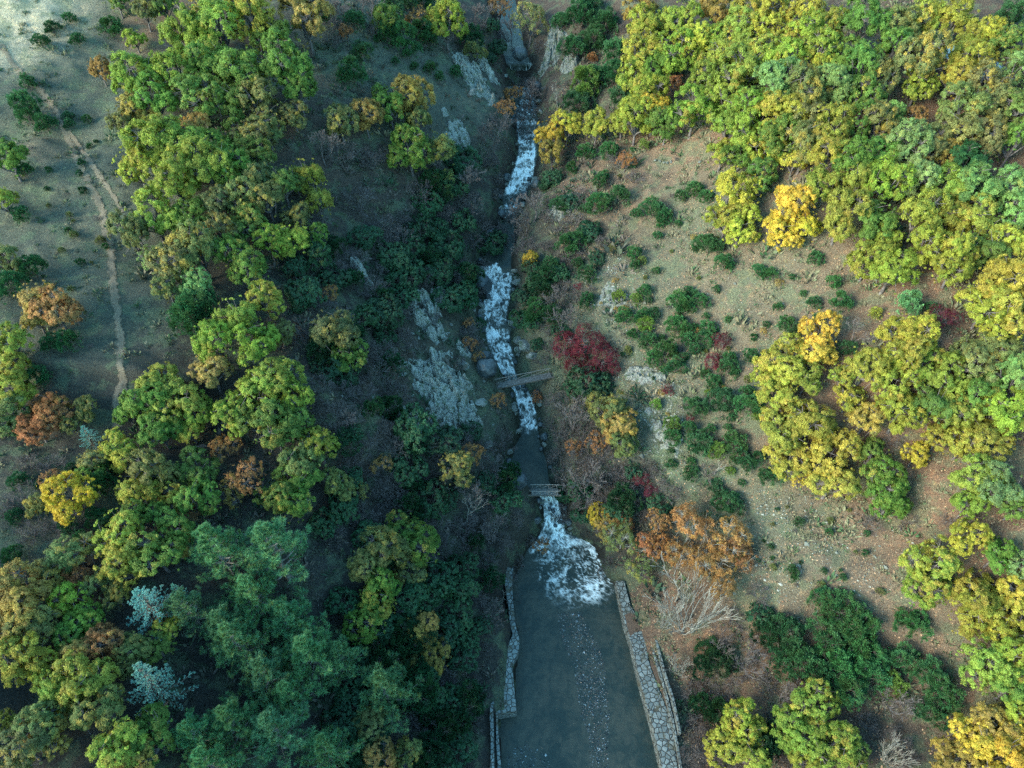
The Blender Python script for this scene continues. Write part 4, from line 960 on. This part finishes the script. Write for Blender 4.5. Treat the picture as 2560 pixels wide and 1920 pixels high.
def tufts(name, n, sx0, sx1, sy0, sy1, seed, size, mat, lo, nb=16):
    x, y, r = scatter(n, sx0, sx1, sy0, sy1, seed, lambda a, b: patch(a, b, 4.0, seed, lo))
    n = len(x); sz = size * np.exp(r.normal(0, .45, n))
    x = np.repeat(x, nb); y = np.repeat(y, nb); z = np.repeat(sz, nb)[:, None]; m = len(x)
    o = r.normal(size=(m, 2)) * z * .35
    p = np.stack([x + o[:, 0], y + o[:, 1], np.zeros(m)], 1); p[:, 2] = H(p[:, 0], p[:, 1]) - .02
    d = unit(np.stack([o[:, 0] / z[:, 0] * 1.6, o[:, 1] / z[:, 0] * 1.6, r.uniform(.5, 1.1, m)], 1)); s = unit(np.cross(d, r.normal(size=(m, 3)))) * z * .16
    v = np.stack([p - s * .4, p + d * z * .5 + s, p + d * z * r.uniform(.7, 1.2, (m, 1)), p + d * z * .5 - s], 1).reshape(-1, 3)
    t = np.clip(np.repeat(r.uniform(0, 1, n), nb) + r.normal(0, .15, m), 0, 1)
    tag(link(name, mesh(name, v, np.arange(m * 4).reshape(-1, 4), [mat], attrs=[('tone', 'FACE', 'FLOAT', t)])), kind='stuff')
M_SCRUB = blade_mat('low_scrub', (.045, .10, .045), (.22, .19, .13))
tufts('ground_cover', 9000, 1200, 2212, 150, 1500, 101, .34, M_SCRUB, .50)
tufts('ground_cover', 3000, 0, 760, 0, 1200, 102, .32, M_SCRUB, .50)
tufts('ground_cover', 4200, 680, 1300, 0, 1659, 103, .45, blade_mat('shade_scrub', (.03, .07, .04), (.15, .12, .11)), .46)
# flat fallen leaves under the woods
def litter(n, seed, x0, x1, y0, y1, name):
    x, y, r = scatter(n, x0, x1, y0, y1, seed, lambda a, b: patch(a, b, 3.5, seed, .42))
    n = len(x); p = np.stack([x, y, H(x, y) + .05], 1)
    nn = unit(np.stack([r.normal(0, .5, n), r.normal(0, .5, n), np.ones(n)], 1)); a = unit(np.cross(nn, r.normal(size=(n, 3)))) * .10 * r.uniform(.6, 1.3, (n, 1)); b = np.cross(nn, a) * .7
    v = np.stack([p - a, p + b, p + a, p - b], 1).reshape(-1, 3)
    o = link(name, mesh(name, v, np.arange(n * 4).reshape(-1, 4), [M_LITTER], attrs=[('tone', 'FACE', 'FLOAT', r.uniform(0, 1, n))])); tag(o, kind='stuff')
M_LITTER = blade_mat('fallen_leaves', (.16, .075, .045), (.46, .30, .19))
litter(60000, 91, 1250, 2212, 150, 1659, 'fallen_leaves')
# gravel bar and pebbles showing at the surface of the pool
def pebbles(name, poly, n, seed, zb, size, mat, mound=.0):
    r = np.random.default_rng(seed)
    W = np.array([on_plane(*p, zb)[:2] for p in c3(poly)])
    x = r.uniform(W[:, 0].min(), W[:, 0].max(), n * 3); y = r.uniform(W[:, 1].min(), W[:, 1].max(), n * 3)
    inside = np.zeros(len(x), bool); j = len(W) - 1
    for i in range(len(W)):
        c_ = ((W[i, 1] > y) != (W[j, 1] > y)) & (x < (W[j, 0] - W[i, 0]) * (y - W[i, 1]) / (W[j, 1] - W[i, 1] + 1e-9) + W[i, 0])
        inside ^= c_; j = i
    dens = fbm(x / 1.5, y / 1.5, seed) + r.uniform(-.45, .3, len(x))
    ok = inside & (dens > .42)
    x, y = x[ok][:n], y[ok][:n]; n = len(x)
    base = np.array([[1, 0, 0], [0, 1, 0], [-1, 0, 0], [0, -1, 0], [0, 0, 1], [0, 0, -1]], float)
    fc = np.array([[0, 1, 4], [1, 2, 4], [2, 3, 4], [3, 0, 4], [1, 0, 5], [2, 1, 5], [3, 2, 5], [0, 3, 5]])
    s = size * np.exp(r.normal(0, .45, n)); a = r.uniform(0, 6.28, n)
    b = base[None] * (s[:, None, None] * np.stack([np.ones(n), r.uniform(.6, 1, n), r.uniform(.4, .7, n)], 1)[:, None]) * r.uniform(.75, 1.2, (n, 6, 1))
    bx = b[..., 0] * np.cos(a)[:, None] - b[..., 1] * np.sin(a)[:, None]; by = b[..., 0] * np.sin(a)[:, None] + b[..., 1] * np.cos(a)[:, None]
    z = zb + r.uniform(-.6, .25, n) * s
    v = np.stack([bx + x[:, None], by + y[:, None], b[..., 2] + z[:, None]], -1).reshape(-1, 3)
    f = (fc[None] + (np.arange(n) * 6)[:, None, None]).reshape(-1, 3)
    o = link(name, mesh(name, v, f, [mat], attrs=[('tone', 'FACE', 'FLOAT', np.repeat(r.uniform(0, 1, n) ** 8, 8))])); tag(o, kind='stuff')
k = N('wet_gravel'); t = k.attr('tone').outputs['Fac']
M_GRAV = k.done(k.pbr(k.mix(t, (.014, .024, .030), (.30, .37, .42)), .35, .5))
def scree(n, seed, sx, sy, rx, ry, size):
    P, t = hit(sx, sy); q = SS * t / F_PX; r = np.random.default_rng(seed)
    a = r.normal(0, .5, n) * rx * q; b = r.normal(0, .5, n) * ry * q
    x, y = P[0] + a, P[1] + b
    ok = fbm(x / 1.6, y / 1.6, seed) > .44
    return x[ok], y[ok]
def scree_all():
    X, Y = [], []
    for i, (n, sx, sy, rx, ry) in enumerate([(1600, 1400, 830, 70, 120), (1600, 1430, 930, 60, 110), (900, 1340, 660, 90, 60), (900, 1300, 600, 60, 60), (1200, 1640, 1130, 120, 110), (700, 1250, 450, 60, 60), (1500, 1760, 1200, 200, 140), (1200, 940, 830, 110, 130), (700, 860, 910, 70, 30), (500, 1560, 640, 160, 100)]):
        x, y = scree(n, 300 + i, sx, sy, rx, ry, 0); X.append(x); Y.append(y)
    x = np.concatenate(X); y = np.concatenate(Y); r = np.random.default_rng(9); n = len(x)
    xs_, hw_, _ = stream_at(y); ok = np.abs(x - xs_) > hw_ + .6; x, y = x[ok], y[ok]; n = len(x)
    base = np.array([[1, 0, 0], [0, 1, 0], [-1, 0, 0], [0, -1, 0], [0, 0, 1], [0, 0, -1]], float)
    fc = np.array([[0, 1, 4], [1, 2, 4], [2, 3, 4], [3, 0, 4], [1, 0, 5], [2, 1, 5], [3, 2, 5], [0, 3, 5]])
    s = .055 * np.exp(r.normal(0, .6, n)); a = r.uniform(0, 6.28, n)
    b = base[None] * s[:, None, None] * r.uniform(.6, 1.3, (n, 6, 1))
    bx = b[..., 0] * np.cos(a)[:, None] - b[..., 1] * np.sin(a)[:, None]; by = b[..., 0] * np.sin(a)[:, None] + b[..., 1] * np.cos(a)[:, None]
    v = np.stack([bx + x[:, None], by + y[:, None], b[..., 2] * .6 + (H(x, y) + s * .2)[:, None]], -1).reshape(-1, 3)
    f = (fc[None] + (np.arange(n) * 6)[:, None, None]).reshape(-1, 3)
    o = link('scree', mesh('scree', v, f, [blade_mat('scree_stone', (.09, .10, .09), (.34, .34, .30))], attrs=[('tone', 'FACE', 'FLOAT', np.repeat(r.uniform(0, 1, n) ** 1.6, 8))])); tag(o, kind='stuff')
scree_all()
BAR = [(680,430),(860,400),(930,540),(1020,700),(1060,850),(1080,1000),(1100,1250),(1090,1680),(940,1680),(930,1400),(870,1250),(830,1050),(820,850),(750,720),(700,560)]
pebbles('gravel', BAR, 12500, 5, -.008, .052, M_GRAV)
pebbles('gravel', [(250,1700),(290,1520),(450,1470),(600,1560),(640,1700)], 1500, 6, -.006, .05, M_GRAV)

# ------------------------------------------------------------------ labels: look first, then what stands next to it
def region(x, y):
    if x < 262 and y < 960: return 'on the path meadow'
    if x < 715 and y < 600: return 'in the upper left wood'
    if x < 780 and y < 1125: return 'in the middle left wood'
    if x < 780: return 'in the lower left wood'
    if x < 1190 and y < 560: return 'on the shaded upper bank'
    if x < 1110 and y < 1120: return 'on the dark left bank'
    if x < 1110: return 'left of the walled pool'
    if y < 160 and x < 1340: return 'by the topmost fall'
    if x < 1420 and 760 < y < 1110: return 'between the two footbridges'
    if x >= 1330 and y < 300 or x >= 1540 and y < 400 or x > 1780 and y < 600: return 'in the upper right wood'
    if x > 1620 and y < 1120: return 'in the middle right wood' if x > 1650 and y > 690 else 'on the open right hillside'
    if y < 1010: return 'on the open right hillside'
    if x < 1660: return 'right of the walled pool'
    return 'in the lower right corner' if x > 1990 and y > 1400 else 'on the lower right slope'
LM = [(1130, 823, 'upper footbridge'), (1175, 1063, 'lower footbridge'), (1130, 150, 'topmost fall'), (1042, 630, 'smooth boulder'), (1215, 1210, 'foaming pool'), (955, 830, 'large outcrop')]
def side(dx, dy):
    if abs(dx) > abs(dy): return 'left of' if dx < 0 else 'right of'
    return 'above' if dy < 0 else 'below'
ORD = ['first', 'second', 'third', 'fourth', 'fifth', 'sixth', 'seventh', 'eighth', 'ninth', 'tenth']
CNT = {2: 'two', 3: 'three', 4: 'four', 5: 'five', 6: 'six', 7: 'seven', 8: 'eight', 9: 'nine', 10: 'ten'}
def write_labels():
    inview = PLANTS
    for p in inview:
        same = sorted(q['r'] for q in inview if q['kind'] == p['kind'])
        k_ = same.index(p['r']) / max(1, len(same))
        p['size'] = 'small ' if k_ < .2 else ('large ' if k_ > .8 else '')
        p['look'] = f"{p['word']} {p['noun']}"
        nb = sorted(((q['x'] - p['x']) ** 2 + (q['y'] - p['y']) ** 2, id(q), q) for q in inview if q is not p and (q['word'], q['noun']) != (p['word'], p['noun']))
        q = nb[0][2]
        lm = min(LM, key=lambda l: (l[0] - p['x']) ** 2 + (l[1] - p['y']) ** 2)
        if math.hypot(lm[0] - p['x'], lm[1] - p['y']) < 75: p['rel'] = f"{side(p['x'] - lm[0], p['y'] - lm[1])} the {lm[2]}"
        else: p['rel'] = f"{side(p['x'] - q['x'], p['y'] - q['y'])} a {q['word']} {q['noun'].split()[-1]}"
        p['reg'] = region(p['x'], p['y'])
        p['full'] = f"{p['size']}{p['look']} {p['reg']}, {p['rel']}"
    groups = {}
    for p in inview: groups.setdefault(p['full'], []).append(p)
    for full, g in groups.items():
        if len(g) == 1: g[0]['o']['label'] = full
        else:
            xs_ = [q['x'] for q in g]; ys_ = [q['y'] for q in g]
            horiz = max(xs_) - min(xs_) >= max(ys_) - min(ys_)
            g.sort(key=lambda q: q['x'] if horiz else q['y']); n = len(g)
            for i, q in enumerate(g):
                if i == 0: a = 'leftmost' if horiz else 'uppermost'
                elif i == n - 1: a = 'rightmost' if horiz else 'lowest'
                elif n == 3: a = 'middle'
                else: a = f"{ORD[i]} from {'left' if horiz else 'top'}"
                full_ = f"{q['size']}{q['look']} {q['reg']}, {q['rel']}, {a}"
                if len(full_.split()) > 16: full_ = full_.replace(q['reg'] + ', ', '')
                q['o']['label'] = full_
    for p in inview: p['o']['category'] = p['cat']; p['o']['group'] = p['grp']
write_labels()

_seen = {}
for p in PLANTS: _seen.setdefault(p['o']['label'], []).append(p)
for l_, g in _seen.items():
    if len(g) > 1: print('DUPLICATE LABEL', l_, len(g))
    if len(l_.split()) > 16: print('LONG LABEL', l_)
